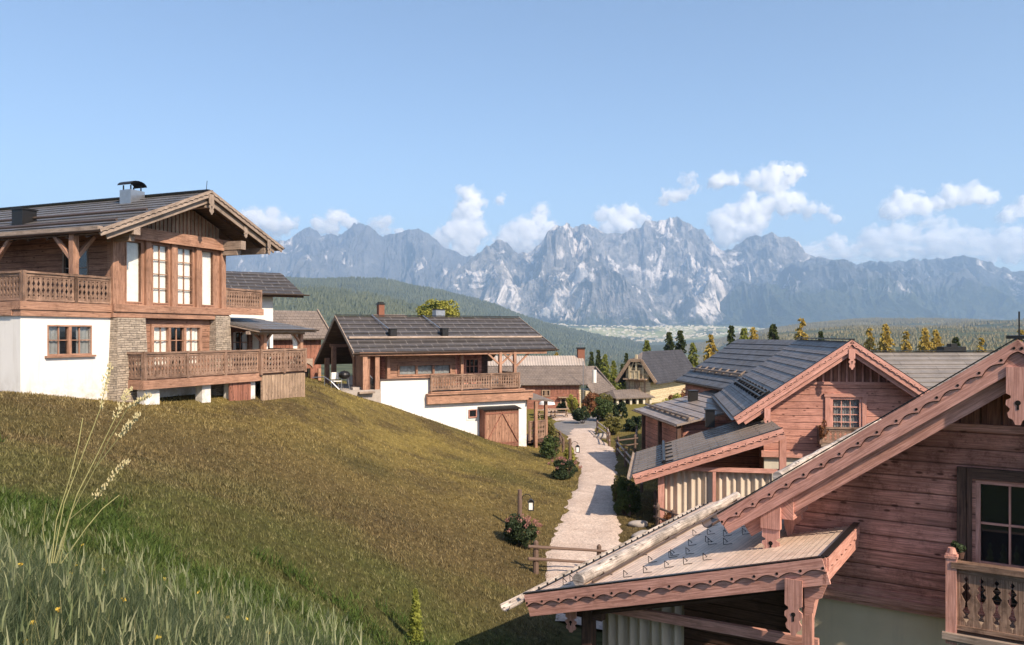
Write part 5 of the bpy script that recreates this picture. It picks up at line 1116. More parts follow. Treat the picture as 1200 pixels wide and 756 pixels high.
for a, b in (((gl, zz), (xl1, hz_)), ((gr_, zz), (xr1, hz_)), ((xl1, hz_), (xr1, hz_))): q = MB(); q.bar((a[0], -.08, a[1]), (b[0], -.08, b[1]), .1, .34, (0, 1, 0) if 0 else (0, 0, 1)); Y.part('bargeboard', q, M['palev'])
ww = (gr_ - gl) / 2 - 1.0; fy = .35
q = MB(); q.poly([(mx - ww, 1.5), (mx + ww, 1.5), (mx + ww, zfn(mx + ww) - .25), (mx + 1, zfn(mx + 1) - .3), (mx - 1, zfn(mx - 1) - .3), (mx - ww, zfn(mx - ww) - .25)], fy, fy + .3); Y.part('gable_wall', q, M['yellow'])
q = MB(side(mx + ww)); q.wall(fy, dep - 1, 1.5, zz, 0, .2); Y.part('side_wall', q, M['yellow']); q = MB(side(mx - ww)); q.wall(fy, dep - 1, 1.5, zz, 0, .2); Y.part('side_wall', q, M['yellow'])
for a, b, c_, d_ in ((-ww + .5, -ww + 1.5, 3.7, 4.9), (-.9, -.1, 3.5, 5.0), (.1, .9, 3.5, 5.0), (ww - 1.5, ww - .5, 3.7, 4.9), (-.7, .7, 5.7, 6.7)):
    window(Y, mx + a, mx + b, c_, d_, fy - .02, 2, 2, 1, 'palev', 'dkglass', .08, .09)
q = MB(); q.box(mx - ww, mx + ww, fy - .8, fy, 5.1, 5.25); o = Y.part('balcony', q, M['palev']); balustrade(Y, (mx - ww + .8, fy - .8), (mx + ww - .8, fy - .8), 5.2, 6.1, o, 3, .4, 'yellow')
for x in (mx - ww * .6, mx, mx + ww * .6): q = MB(); q.box(x - .1, x + .1, .05, .25, 5.2, zfn(x) - .3); q.bar((x, .15, zfn(x) - 1.2), (x + .8, .15, zfn(x + .8) - .3), .12, .12, (0, 1, 0)); Y.part('gable_post', q, M['yellow'])
# veranda pavilion in front
Vp = Frame(723, 84, (.9, .43), 2.4, 'veranda_pavilion', 'low veranda with brown roof and white posts in front of the honey chalet', 'pavilion')
P = Vp.P; a, z0 = P(722, 467); b = P(768, 467)[0]; zt3 = P(735, 462, 2)[1] + .5
q = MB(); q.slab((a, 0, z0), (b, 0, z0), (b - 1, 2.2, zt3), (a + 1, 2.2, zt3), .12); q.slab((a, 4.4, z0), (a, 0, z0), (a + 1, 2.2, zt3), (a + 1, 2.3, zt3), .12); q.slab((b, 0, z0), (b, 4.4, z0), (b - 1, 2.3, zt3), (b - 1, 2.2, zt3), .12); Vp.part('roof', q, M['roofB'])
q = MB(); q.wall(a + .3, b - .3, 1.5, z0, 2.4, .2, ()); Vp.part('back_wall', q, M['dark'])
for i in range(6): x = a + .4 + (b - a - .8) * i / 5; q = MB(); q.box(x - .12, x + .12, .3, .5, 1.5, z0); Vp.part('post', q, M['cream'])
q = MB(); q.box(a + .3, b - .3, .32, .44, 1.6, 2.5); Vp.part('parapet', q, M['cream'])

# ------------------------------------------------------------------ plants
def tri_mesh(name, co, m, k=3):
    """co: (n, k, 3) separate faces"""
    n = len(co); me = bpy.data.meshes.new(name); me.vertices.add(n * k); me.vertices.foreach_set('co', np.ascontiguousarray(co, 'f').ravel())
    me.loops.add(n * k); me.loops.foreach_set('vertex_index', np.arange(n * k, dtype='i')); me.polygons.add(n)
    me.polygons.foreach_set('loop_start', np.arange(n, dtype='i') * k); me.polygons.foreach_set('loop_total', np.full(n, k, 'i')); me.update(calc_edges=True)
    if m: me.materials.append(m)
    return bpy.data.objects.new(name, me)
def blades(P_, h, w, lean, segs=3, bend=.6):
    n = len(P_); a = rng.uniform(0, 6.283, n); ld = np.stack([np.cos(a), np.sin(a), 0 * a], 1); b = a + rng.uniform(-.9, .9, n) + 1.57; sd = np.stack([np.cos(b), np.sin(b), 0 * a], 1)
    out = []
    pt = lambda t: P_ + ld * (lean * (t ** (1 + bend)))[:, None] * h[:, None] + np.array([0, 0, 1.]) * (h * (t - .25 * lean * t * t))[:, None]
    for k in range(segs):
        t0, t1 = k / segs, (k + 1) / segs; w0, w1 = w * (1 - t0 ** 1.6), w * (1 - t1 ** 1.6); A, B = pt(t0), pt(t1)
        q0, q1, q2, q3 = A - sd * w0[:, None] / 2, A + sd * w0[:, None] / 2, B + sd * w1[:, None] / 2, B - sd * w1[:, None] / 2
        out.append(np.stack([q0, q1, q2], 1))
        if k < segs - 1: out.append(np.stack([q0, q2, q3], 1))
    return np.concatenate(out)
def spread(n, u0, u1, Y0, Y1, keep=None):
    u = rng.uniform(u0, u1, n); Y = np.exp(rng.uniform(math.log(Y0), math.log(Y1), n)); X = (u - 600) / FOC * Y; Z = ground_z(X, Y)
    v = HOR - (Z - CZ) / Y * FOC; k = np.ones(n, bool)
    if keep is not None: k = keep(u, v, X, Y)
    return np.stack([X, Y, Z], 1)[k], u[k], v[k]
def path_clear(u, v, X, Y):
    vs = [490] + [p[0] for p in PL[::-1]]; L_ = np.interp(v, vs, [640] + [p[1] for p in PL[::-1]]); R_ = np.interp(v, vs, [712] + [p[2] for p in PL[::-1]])
    j = (vnoise(X * 3, Y * 3, 4) - .5) * 12; return (u < L_ + j + 3) | (u > R_ - j - 3)
g = G('lawn grass'); c = lawn_colour(g, 1.15); wn = g.n('TexWhiteNoise', {0: g.n('VectorMath', {0: g.pos(), 1: (.09, .09, .3)}, operation='SNAP')}, out=0)
c = g.mix(g.math('MULTIPLY', g.ramp(wn, .6, 1), .3), c, (.42, .37, .2)); g.fin(c, .8, .1)
Pp, u_, v_ = spread(210000, -60, 860, 5, 62, path_clear)
hs = rng.uniform(.035, .10, len(Pp)) * np.where(vnoise(Pp[:, 0] * 1.5, Pp[:, 1] * 1.5, 8) > .62, 1.5, 1); ws = np.clip(Pp[:, 1] * .0011, .008, .035)
tag(link(tri_mesh('lawn_grass', blades(Pp, hs, ws, rng.uniform(.2, 1., len(Pp)), 1), g.m)), kind='stuff')
# tall meadow in the foreground
def grassm(name, lo, hi, tip, z0=0):
    g = G(name); p = g.pos(); wn = g.n('TexWhiteNoise', {0: g.n('VectorMath', {0: p, 1: (.12, .12, 2.)}, operation='SNAP')}, out=0)
    c = g.mix(g.noise(p, .9, 4), lo, hi); c = g.mix(g.ramp(wn, .3, 1, 0, .8), c, tip); g.fin(c, .85, .06)
    tr = g.n('BsdfTranslucent', {0: c}); g.t.links.new(g.n('MixShader', {0: .35, 1: g.b.outputs[0], 2: tr}), g.o.inputs[0]); return g.m
fgm = lambda u, v, X, Y: (v > 655 + (u / 330) * 105 + (vnoise(X * 1.6, Y * 1.6, 12) - .5) * 60) & (u < 420)
Pp, u_, v_ = spread(110000, -120, 420, 2.6, 11, fgm); Pp = Pp[:64000]
n = len(Pp); hh = rng.uniform(.25, .72, n) * np.clip((v_[:n] - 640 - u_[:n] / 3.1) / 70, .35, 1.); 
tag(link(tri_mesh('tall_meadow_grass', blades(Pp, hh, rng.uniform(.003, .008, n), rng.uniform(.1, 1.0, n), 4), grassm('tall grass', (.018, .035, .016), (.055, .08, .035), (.20, .23, .13)))), kind='stuff')
k = rng.choice(n, 1500, False); B0 = Pp[k] + np.stack([rng.uniform(-.1, .1, 1500), rng.uniform(-.1, .1, 1500), rng.uniform(.35, .68, 1500)], 1)
hd = np.concatenate([blades(B0, rng.uniform(.08, .16, 1500), np.full(1500, .011), rng.uniform(.1, .6, 1500), 3) for _ in range(2)])
tag(link(tri_mesh('grass_seed_heads', hd, grassm('seed heads', (.14, .18, .08), (.24, .27, .13), (.42, .41, .24)))), kind='stuff')
Pp, u_, v_ = spread(90000, -80, 700, 4, 22, lambda u, v, X, Y: ((v > 560 + u * .38 + (vnoise(X * .9, Y * .9, 13) - .5) * 120) & (v < 900) & path_clear(u, v, X, Y) & (vnoise(X * 2.1, Y * 2.1, 14) > .35)))
n = len(Pp); tag(link(tri_mesh('green_herbs', blades(Pp, rng.uniform(.10, .3, n), np.clip(Pp[:, 1] * .0016, .012, .04), rng.uniform(.3, 1.1, n), 2), grassm('herbs', (.03, .055, .015), (.07, .11, .025), (.14, .19, .05)))), kind='stuff')

def leaves(c, rad, n, size, clumps=0, hollow=.55, seed=0, flat=.0):
    r = np.random.default_rng(seed); d = r.normal(size=(n, 3)); d /= np.linalg.norm(d, axis=1)[:, None]
    if clumps:
        cd = r.normal(size=(clumps, 3)); cd /= np.linalg.norm(cd, axis=1)[:, None]; cc = cd * r.uniform(.35, .8, (clumps, 1)); rs = r.uniform(.22, .42, clumps); k = r.integers(0, clumps, n)
        p = cc[k] + d * rs[k, None] * r.uniform(.5, 1, (n, 1)) ** .5
    else: p = d * r.uniform(hollow, 1, (n, 1))
    p = p * np.array(rad) + np.array(c)
    a = r.normal(size=(n, 3)); a /= np.linalg.norm(a, axis=1)[:, None]; b = np.cross(a, r.normal(size=(n, 3))); b /= np.linalg.norm(b, axis=1)[:, None]
    s_ = size * r.uniform(.6, 1.3, (n, 1)); return np.stack([p - a * s_, p + b * s_ * .5, p + a * s_, p - b * s_ * .5], 1)
ML = dict(bush=leafy('bush leaves', (.03, .05, .018), (.075, .10, .03)), dark=leafy('dark hydrangea leaves', (.018, .03, .016), (.05, .07, .03)), olive=leafy('olive leaves', (.10, .10, .03), (.18, .16, .05)),
          red=leafy('russet leaves', (.14, .06, .03), (.24, .11, .05)), gold=leafy('golden leaves', (.19, .18, .035), (.33, .32, .07)), pink=leafy('pink flowers', (.26, .11, .10), (.36, .18, .15), 3),
          con=leafy('spruce needles', (.022, .04, .014), (.07, .085, .022)), larch=leafy('larch needles', (.28, .20, .04), (.46, .34, .08)), ygr=leafy('yellow green needles', (.12, .15, .025), (.24, .25, .05)), trunk=plain('tree bark', (.09, .06, .045), .9, .1))
def shrub(u, v, Y, wpx, hpx, m, label, group=None, seed=0, flowers=None, name='shrub', lf=.06, cat='shrub', n=None):
    if v > 490: Y = onground(u, v, 12)
    x, y, z = at(u, v, Y); z = gz(x, y) - .05; wv, hv = wpx / FOC * Y / 2, hpx / FOC * Y
    r = empty(name, (x, y, z), 0, label, cat, group); r_ = random.Random(seed)
    n = n or int(700 + 260 * wv * hv / lf / lf * .03)
    link(tri_mesh('foliage', leaves((0, 0, hv * .52), (wv, wv * .85, hv * .52), min(n, 5000), lf, 16, seed=seed), ML[m], 4), r)
    q = MB()
    for i in range(7): a = r_.uniform(0, 6.28); q.tube((.05 * math.cos(a), .05 * math.sin(a), 0), (wv * .6 * math.cos(a), wv * .5 * math.sin(a), hv * r_.uniform(.5, .85)), .03, .01, 5)
    q.build('stems', ML['trunk'], r)
    if flowers:
        co = []
        for i in range(24):
            a, e = r_.uniform(0, 6.28), r_.uniform(.05, 1.4); c_ = (wv * math.cos(a) * math.cos(e), wv * .85 * math.sin(a) * math.cos(e), hv * (.52 + .5 * math.sin(e)))
            co.append(leaves(c_, (.09, .09, .07), 26, .03, 0, seed=i))
        link(tri_mesh('blossom', np.concatenate(co), ML[flowers], 4), r)
    return r
shrub(611, 640, 30.5, 48, 36, 'dark', 'flowering hydrangea bush at the foot of the nearer lantern post', None, 1, 'pink', lf=.05, n=4500)
shrub(661, 562, 42, 40, 26, 'dark', 'flowering hydrangea bush below the farther lantern post', None, 2, 'pink', lf=.055, n=4000)
shrub(646, 538, 47, 34, 30, 'bush', 'dark green bush directly above the farther hydrangea on the left path edge', None, 3, lf=.07)
shrub(668, 545, 45, 18, 24, 'gold', 'small golden shrub at the left path edge by the farther lantern', None, 4, lf=.07)
shrub(640, 520, 51, 24, 34, 'olive', 'olive climbing shrub at the corner of the long low chalet', None, 5, lf=.07)
shrub(733, 604, 33, 38, 46, 'bush', 'large dark bush at the right path edge below the lean-to gutter', None, 6, lf=.06, n=4000)
shrub(724, 592, 34.5, 22, 32, 'olive', 'brownish olive shrub left of the large dark bush at the right path edge', None, 7, lf=.06)
shrub(790, 622, 27.5, 28, 26, 'red', 'small russet bush in front of the beige curtain of the lean-to', None, 8, lf=.05)
shrub(854, 600, 27.8, 18, 26, 'red', 'thin russet plant in front of the right curtain half', None, 18, lf=.04, n=500)
gp = 'bushes around the road junction'
for i, (u, v, Y_, w_, h_, m, lb) in enumerate([(683, 497, 66, 26, 22, 'dark', 'dark round bush just right of the asphalt junction'), (706, 494, 68, 30, 30, 'bush', 'tall green bush in the middle of the junction planting'), (716, 510, 63, 26, 26, 'olive', 'olive bush behind the short fence beside the path'), (743, 506, 60, 30, 20, 'dark', 'low round dark bush on the lawn right of the junction'),
        (671, 486, 75, 16, 24, 'gold', 'golden shrub in front of the old barn door'), (659, 484, 76, 14, 14, 'dark', 'small dark bush beside the picnic table'), (694, 478, 74, 28, 28, 'red', 'russet shrub in front of the sunlit barn end'), (712, 476, 75, 24, 26, 'olive', 'olive shrub right of the sunlit barn end'),
        (727, 494, 70, 20, 24, 'dark', 'dark upright bush left of the veranda'), (803, 462, 78, 40, 26, 'red', 'russet tree-like shrub at the right wall of the honey chalet'), (790, 470, 76, 26, 24, 'gold', 'golden shrub below the right wall of the honey chalet')]):
    shrub(u, v, Y_, w_, h_, m, lb, gp, 20 + i, lf=.12)
x, y, z = at(487, 748, 14.5); z = gz(x, y); r = empty('thuja_sapling', (x, y, z), 0, 'small yellow green conifer sapling alone in the lower lawn', 'sapling')
co = [leaves((0, 0, .1 + i * .05), (.15 * (1 - i / 19) + .02,) * 2 + (.06,), 80, .035, seed=i) for i in range(18)]; link(tri_mesh('foliage', np.concatenate(co), ML['ygr'], 4), r); q = MB(); q.tube((0, 0, 0), (0, 0, .95), .015, .005, 5); q.build('stem', ML['trunk'], r)

def conifer_mesh(seed, H=8., m='con', W=.26, n=46, sparse=1.):
    r = np.random.default_rng(seed); co = []
    z = .06
    while z < .97:
        Rr = W * (1 - z) ** 1.05 * r.uniform(.55, 1.3) + .012; k = int(r.integers(6, 10) * sparse)
        for a in r.uniform(0, 6.283, k):
            L_ = Rr * r.uniform(.7, 1.1); m_ = 9; t = r.uniform(.1, 1, m_ * 3)
            d = np.array([math.cos(a), math.sin(a), 0]); s_ = np.array([-math.sin(a), math.cos(a), 0])
            base = np.array([0, 0, z]) + d[None] * (t * L_)[:, None] + np.array([0, 0, 1.])[None] * (-.42 * L_ * t ** 1.3 + .06 * L_)[:, None]
            wd = (L_ * .24 * (1 - t * .7))[:, None]; sg = r.choice([-1, 1], m_ * 3)[:, None]
            tip = base + s_[None] * sg * wd + d[None] * L_ * .16 + r.normal(size=(m_ * 3, 3)) * .008; dn = base + np.array([0, 0, -.022]) + d[None] * .02
            co.append(np.stack([base, tip, dn], 1))
        z += .026
    return tri_mesh('crown', np.concatenate(co) * H, ML[m])
def conifer(variant, u, vtop, Y_, label, group, cache={}, name='conifer'):
    vtop -= 4 if u > 740 else 0
    x, y, _ = at(u, 400, Y_); zg_ = gz(x, y) - .3; H = CZ + (HOR - vtop) / FOC * Y_ - zg_
    r = empty(name, (x, y, zg_), random.uniform(0, 6), label, 'tree', group); r.scale = (H * variant[3], H * variant[3], H)
    if variant not in cache:
        c = conifer_mesh(variant[0], 1., variant[1], variant[2], sparse=variant[4] if len(variant) > 4 else 1.); q = MB(); q.tube((0, 0, 0), (0, 0, .95), .018, .003, 7); t = q.build('trunk', ML['trunk'], r); link(c, r); cache[variant] = (c, t)
    else:
        for o in cache[variant]: link(o.copy(), r)
    return r
VA, VB, VC, VD, VE = (1, 'con', .26, 1., 1.2), (2, 'ygr', .25, 1., 1.1), (3, 'larch', .22, 1., .6), (4, 'con', .19, 1., 1.1), (5, 'larch', .27, 1., 1.)
gl_ = 'conifers behind the roofs'; gr2 = 'conifers left of the honey chalet'
for v_, u, vt, Y_, lb in [(VB, 758, 399, 112, 'pale green conifer rising just over the ridge of the honey chalet'), (VA, 784, 389, 108, 'left one of two dark spruces over the honey chalet roof'), (VA, 797, 387, 108, 'right one of two dark spruces over the honey chalet roof'), (VB, 812, 402, 112, 'short yellow green conifer right of the two dark spruces'),
        (VE, 833, 392, 105, 'golden conifer left of the slate roofed house'), (VD, 857, 381, 104, 'slim dark spruce over the left end of the slate roof'), (VB, 872, 384, 106, 'yellowish conifer left one above the slate ridge'), (VE, 883, 383, 107, 'golden conifer in the middle above the slate ridge'), (VA, 906, 379, 104, 'broad dark spruce above the slate ridge'),
        (VC, 939, 372, 105, 'tall bare golden larch left of the red gable peak'), (VD, 962, 388, 108, 'small dark conifer just left of the red gable peak'), (VC, 1019, 384, 106, 'thin golden larch just right of the red gable peak'), (VE, 1038, 379, 104, 'tall dark golden conifer over the brown roof'), (VC, 1062, 388, 108, 'pale larch in the middle over the brown roof'),
        (VE, 1084, 384, 105, 'full golden larch left of a pair over the brown roof'), (VE, 1097, 386, 106, 'full golden larch right of a pair over the brown roof'), (VA, 1120, 395, 104, 'dark short spruce over the right part of the brown roof'), (VC, 1150, 396, 106, 'small golden larch left of the nearest gable peak'), (VC, 1196, 386, 104, 'golden larch at the right edge behind the nearest gable')]:
    conifer(v_, u, vt, Y_, lb, gl_)
for v_, u, vt, Y_, lb in [(VD, 693, 409, 112, 'slim dark conifer right beside the old barn chimney'), (VD, 701, 407, 110, 'second slim dark conifer right of the old barn chimney'), (VB, 709, 412, 104, 'bright green conifer in front of the slim dark pair'), (VA, 704, 418, 108, 'dark conifer half hidden behind the bright green one'), (VB, 719, 420, 102, 'broad bright green conifer behind the barn annex'), (VA, 729, 424, 104, 'dark conifer just left of the honey chalet eaves'), (VD, 734, 411, 116, 'slender spruce nearest the ridge of the honey chalet'), (VE, 652, 410, 112, 'small golden conifer over the old barn ridge')]:
    conifer(v_, u, vt, Y_, lb, gr2)
# round deciduous tree
x, y, _ = at(513, 380, 74); zg_ = gz(x, y); zt_ = CZ + (HOR - 346) / FOC * 74; r = empty('maple_tree', (x, y, zg_), 0, 'round golden green tree rising behind the long dark roof', 'tree'); H = zt_ - zg_
link(tri_mesh('crown', leaves((0, 0, H - 1.7), (2.2, 2.0, 1.7), 6500, .14, 26, seed=5), ML['gold'], 4), r); link(tri_mesh('inner_crown', leaves((0, 0, H - 2.), (1.9, 1.7, 1.5), 4500, .14, 14, seed=6), ML['bush'], 4), r)
q = MB(); q.tube((0, 0, 0), (0, 0, H - 2), .22, .12, 8)
for i in range(7): a = i * .9; q.tube((0, 0, H - 3), (1.5 * math.cos(a), 1.4 * math.sin(a), H - 1.2), .09, .02, 6)
q.build('trunk', ML['trunk'], r)
# woods on the far hills: thousands of small spruces
def woods(name, n, Y0, Y1, u0, u1, hmin, hmax, m, clear=.42, sd=3):
    u = rng.uniform(u0, u1, n); Y_ = np.sqrt(rng.uniform(Y0 ** 2, Y1 ** 2, n)); X = (u - 600) / FOC * Y_; k = fbm(X / 260, Y_ / 260, 4, sd) > clear; X, Y_ = X[k], Y_[k]; Z = ground_z(X, Y_); n = len(X)
    h = rng.uniform(hmin, hmax, n) * np.clip(Y_ / 2600, .3, 1.3) ** .7; w_ = h * rng.uniform(.28, .6, n); out = []; C0 = np.stack([X, Y_, Z - 1], 1); T = C0 + np.stack([0 * h, 0 * h, h], 1); a0 = rng.uniform(0, 6, n)
    for i in range(5):
        a, b = a0 + i * 1.2566, a0 + (i + 1) * 1.2566
        out.append(np.stack([C0 + np.stack([np.cos(a) * w_, np.sin(a) * w_, 0 * a], 1), C0 + np.stack([np.cos(b) * w_, np.sin(b) * w_, 0 * a], 1), T], 1))
    return tag(link(tri_mesh(name, np.concatenate(out), m)), kind='stuff')
fm = leafy('far woods', (.045, .065, .05), (.12, .135, .08), .01)
woods('hillside_forest', 70000, 500, 4200, -20, 780, 9, 17, fm, .2); woods('plateau_forest', 90000, 420, 4200, 700, 1240, 5, 10, leafy('autumn woods', (.10, .10, .06), (.24, .21, .12), .01), .40)

Pp, u_, v_ = spread(9000, -60, 330, 2.8, 9, fgm); Pp = Pp[:700]; n = len(Pp); Hs = rng.uniform(.55, .95, n)
tag(link(tri_mesh('thin_grass_stems', blades(Pp, Hs, np.full(n, .0045), rng.uniform(.15, .6, n), 6, .3), grassm('thin stems', (.14, .16, .06), (.26, .26, .11), (.45, .40, .2)))), kind='stuff')
kf = rng.choice(n, 45, False); Fp = Pp[kf] + np.stack([rng.uniform(-.15, .15, 45), rng.uniform(-.15, .15, 45), rng.uniform(.35, .55, 45)], 1)
fl = [leaves(tuple(p), (.014, .014, .012), 9, .011, 0, seed=int(i)) for i, p in enumerate(Fp)]
tag(link(tri_mesh('wild_flowers', np.concatenate(fl), leafy('orange yellow petals', (.62, .34, .05), (.70, .50, .08), 4), 4)), kind='stuff')

# ------------------------------------------------------------------ tall dry weed in the foreground
Yw = 5.0; bx0, by0, _ = at(62, 640, Yw); zb_ = gz(bx0, by0); r = empty('tall_dry_weed', (bx0, by0, zb_), 0, 'tall dry seed stalks standing above the meadow at lower left', 'weed')
loc = lambda u, v, d=0: tuple(a - b for a, b in zip(at(u, v, Yw + d), (bx0, by0, zb_)))
MS = plain('dry stalk', (.34, .32, .14), .8, .2, 0, .3, 12); MF = plain('pale seeds', (.55, .47, .26), .8, .2, 0, .3, 20)
for i, pl_ in enumerate([[(62, 660), (75, 590), (98, 530), (118, 478), (129, 428)], [(66, 660), (84, 600), (112, 548), (140, 512), (163, 486)], [(64, 660), (90, 580), (108, 545), (135, 490), (152, 455)], [(70, 660), (80, 610), (110, 585), (149, 540)],
                      [(60, 660), (66, 610), (82, 560), (92, 520), (97, 490)], [(112, 548), (125, 520), (150, 478), (174, 464)], [(72, 660), (100, 620), (120, 596), (140, 580)], [(56, 660), (50, 620), (54, 590)]]):
    q = MB(); pts = [loc(*p, d=(k * .05 - .1) * (-1) ** i) for k, p in enumerate(pl_)]
    for a, b in zip(pts, pts[1:]): q.tube(a, b, .003, .0022, 5, False)
    st = q.build('stem', MS, r); rs = random.Random(i)
    if i in (0, 1, 2, 3, 5):
        q = MB(); nb = 70
        for k in range(nb):
            t = rs.uniform(.0, 1) ** .8; a, b = pts[-2], pts[-1]; p = lerp(a, b, t); o_ = (rs.uniform(-.018, .018), rs.uniform(-.018, .018), rs.uniform(-.01, .01)); p = add(p, o_); q.tube(p, add(p, (rs.uniform(-.01, .01), 0, .016)), .0045, .0015, 5)
        q.build('seed_head', MF, st)
for (u, v) in ():
    q = MB(); a = loc(u, v)
    for s_ in (-1, 1): q.face([a, add(a, (s_ * .05, .01, .03)), add(a, (s_ * .14, .0, .015)), add(a, (s_ * .06, -.01, .005))])
    q.build('leaf', MS, r)

# ------------------------------------------------------------------ lanterns, fences and small things
def lantern(u, v, Y_, hpx, label):
    x, y, _ = at(u, v, Y_); z = gz(x, y); H = hpx / FOC * Y_; r = empty('lantern_post', (x, y, z), 0, label, 'lantern', 'lantern posts along the path'); q = MB(); q.tube((0, 0, -.1), (0, 0, H), .085, .08, 9, True, .05); q.build('post', M['rope'], r)
    q = MB(); 
    for k in range(6): a0, a1 = k * .5, (k + 1) * .5; q.bar((.08 + .17 * (1 - math.cos(a0)), 0, H - .32 + .16 * math.sin(a0)), (.08 + .17 * (1 - math.cos(a1)), 0, H - .32 + .16 * math.sin(a1)), .022, .022, (0, 1, 0))
    q.build('hook', M['metal'], r); hx = .40
    q = MB(); c = H - .56
    q.poly([(hx - .12, c + .13), (hx + .12, c + .13), (hx + .03, c + .22), (hx - .03, c + .22)], -.1, .1); q.box(hx - .1, hx + .1, -.1, .1, c - .17, c - .14)
    for a in (-.09, .09):
        for b in (-.09, .09): q.box(hx + a - .01, hx + a + .01, b - .01, b + .01, c - .14, c + .13)
    o = q.build('lamp_cage', M['metal'], r); q = MB(); q.box(hx - .075, hx + .075, -.075, .075, c - .14, c + .12); q.build('lamp_glass', plain('frosted glass', (.9, .88, .82), .4, .5), o); return r
lantern(609, 622, onground(609, 622, 12), 48, 'nearer lantern post with hanging lamp behind the hydrangea on the slope'); lantern(668, 552, onground(668, 552, 12), 38, 'farther lantern post with hanging lamp at the left path edge')
def fence(pts, label, h=.95, m='rope', gp='split rail fences by the path', rails=(.45, .82), r_=.05):
    """pts: (column, distance)"""
    W_ = [((u - 600) / FOC * Y_, Y_) for u, Y_ in pts]; W_ = [(x, y, gz(x, y)) for x, y in W_]; b = W_[0]; r = empty('rail_fence', b, 0, label, 'fence', gp); L_ = [sub(p, b) for p in W_]
    for p in L_: q = MB(); q.tube(add(p, (0, 0, -.1)), add(p, (0, 0, h)), .085, .075, 8, True, .06); q.tube(add(p, (0, 0, h)), add(p, (0, 0, h + .05)), .07, .03, 8); q.build('post', M['rope'], r)
    for a, c in zip(L_, L_[1:]):
        for t in rails: q = MB(); d = nrm(sub(c, a)); q.tube(add(add(a, d, -.25), (0, -.09, t)), add(add(c, d, .25), (0, -.09, t)), r_, r_ * .85, 7, True, .1); q.build('rail', M[m], r)
    return r
fence([(628, onground(628, 672, 12)), (702, onground(702, 676, 12))], 'dark two rail fence crossing the foot of the lawn in front of the path')
fence([(700, 60), (712, 55.5), (714, 53)], 'short fence curving round the rock beside the path', .9, 'railing')
fence([(723, 49), (733, 45), (745, 40.5), (752, 37)], 'pale railed fence running down toward the lean-to gutter', .95, 'railing'); fence([(724, 50), (744, 51), (746, 56)], 'dark fence crossing the small lawn right of the path', 1., 'rope')
fence([(640, 55), (656, 53), (660, 50)], 'small fence on the left path edge beside the stair porch', .9, 'rope')
fence([(768, 32.5), (771, 30), (789, 29.2)], 'low dark fence at the corner of the lean-to', .9, 'rope'); fence([(737, 33), (737.5, 32)], 'stub of fence posts in front of the large dark bush', .95, 'rope')
for u, v, Y_, s_, lb in ((705, 514, 57, .45, 'pale boulder at the bend of the path'), (756, 628, 29, .35, 'nearest flat pale stone beside the low dark fence'), (762, 640, 28, .4, 'large flat pale stone at the path edge by the lean-to'), (749, 612, 30.5, .3, 'small pale stone below the large dark bush')):
    import bmesh
    x, y, _ = at(u, v, Y_); me = bpy.data.meshes.new('boulder'); bm = bmesh.new(); bmesh.ops.create_icosphere(bm, subdivisions=3, radius=s_)
    for vv in bm.verts: k = 1 + .35 * (float(vnoise(np.array([vv.co.x * 3 + u]), np.array([vv.co.y * 3 + vv.co.z * 2]), 5)[0]) - .5); vv.co = (vv.co.x * k * 1.3, vv.co.y * k, vv.co.z * k * .55)
    bm.to_mesh(me); bm.free(); me.materials.append(M['gravel']); o = bpy.data.objects.new('boulder', me); link(o); o.location = (x, y, gz(x, y) + s_ * .15); tag(o, lb, 'rock')
# patio things of the long chalet
def onpatio(u, v, c): x, _ = Mi.P(u, v, c); return (*Mi.W(x, c)[:2], dz)
import bmesh
def lathe(prof, n=18):
    q = MB()
    for (r0, z0), (r1, z1) in zip(prof, prof[1:]):
        for i in range(n):
            a, b = 6.2832 * i / n, 6.2832 * (i + 1) / n
            q.face([(r0 * math.cos(a), r0 * math.sin(a), z0), (r0 * math.cos(b), r0 * math.sin(b), z0), (r1 * math.cos(b), r1 * math.sin(b), z1), (r1 * math.cos(a), r1 * math.sin(a), z1)], None, True)
    return q
r = empty('kettle_grill', onpatio(403.5, 460, .3), 0, 'black kettle grill on the terrace by the porch corner', 'grill')
lathe([(.0, .62), (.18, .64), (.3, .76), (.33, .86), (.30, .87)]).build('bowl', M['metal'], r); lathe([(.33, .87), (.30, .98), (.2, 1.07), (.03, 1.10), (0, 1.14)]).build('lid', M['metal'], r)
for i in range(3): a = i * 2.09; q = MB(); q.tube((.2 * math.cos(a), .2 * math.sin(a), .7), (.3 * math.cos(a), .3 * math.sin(a), 0), .014, n=6); q.build('leg', M['steel'], r)
r = empty('garden_chair', onpatio(394, 456, 1.7), .6, 'pale garden chair in the dark porch opening', 'chair')
for x in (-.22, .22):
    for y in (-.2, .2): q = MB(); q.bar((x, y, 0), (x, y, .45 if y < 0 else .95), .04, .04); q.build('leg', M['steel'], r)
q = MB(); q.box(-.25, .25, -.25, .25, .43, .47); q.build('seat', M['linen'], r); q = MB(); q.box(-.25, .25, .19, .22, .55, .95); q.build('backrest', M['linen'], r)
r = empty('bicycle_trailer', onpatio(438.5, 462, .5), .25, 'two wheeled handcart with raised pull bars parked at the house wall', 'handcart')
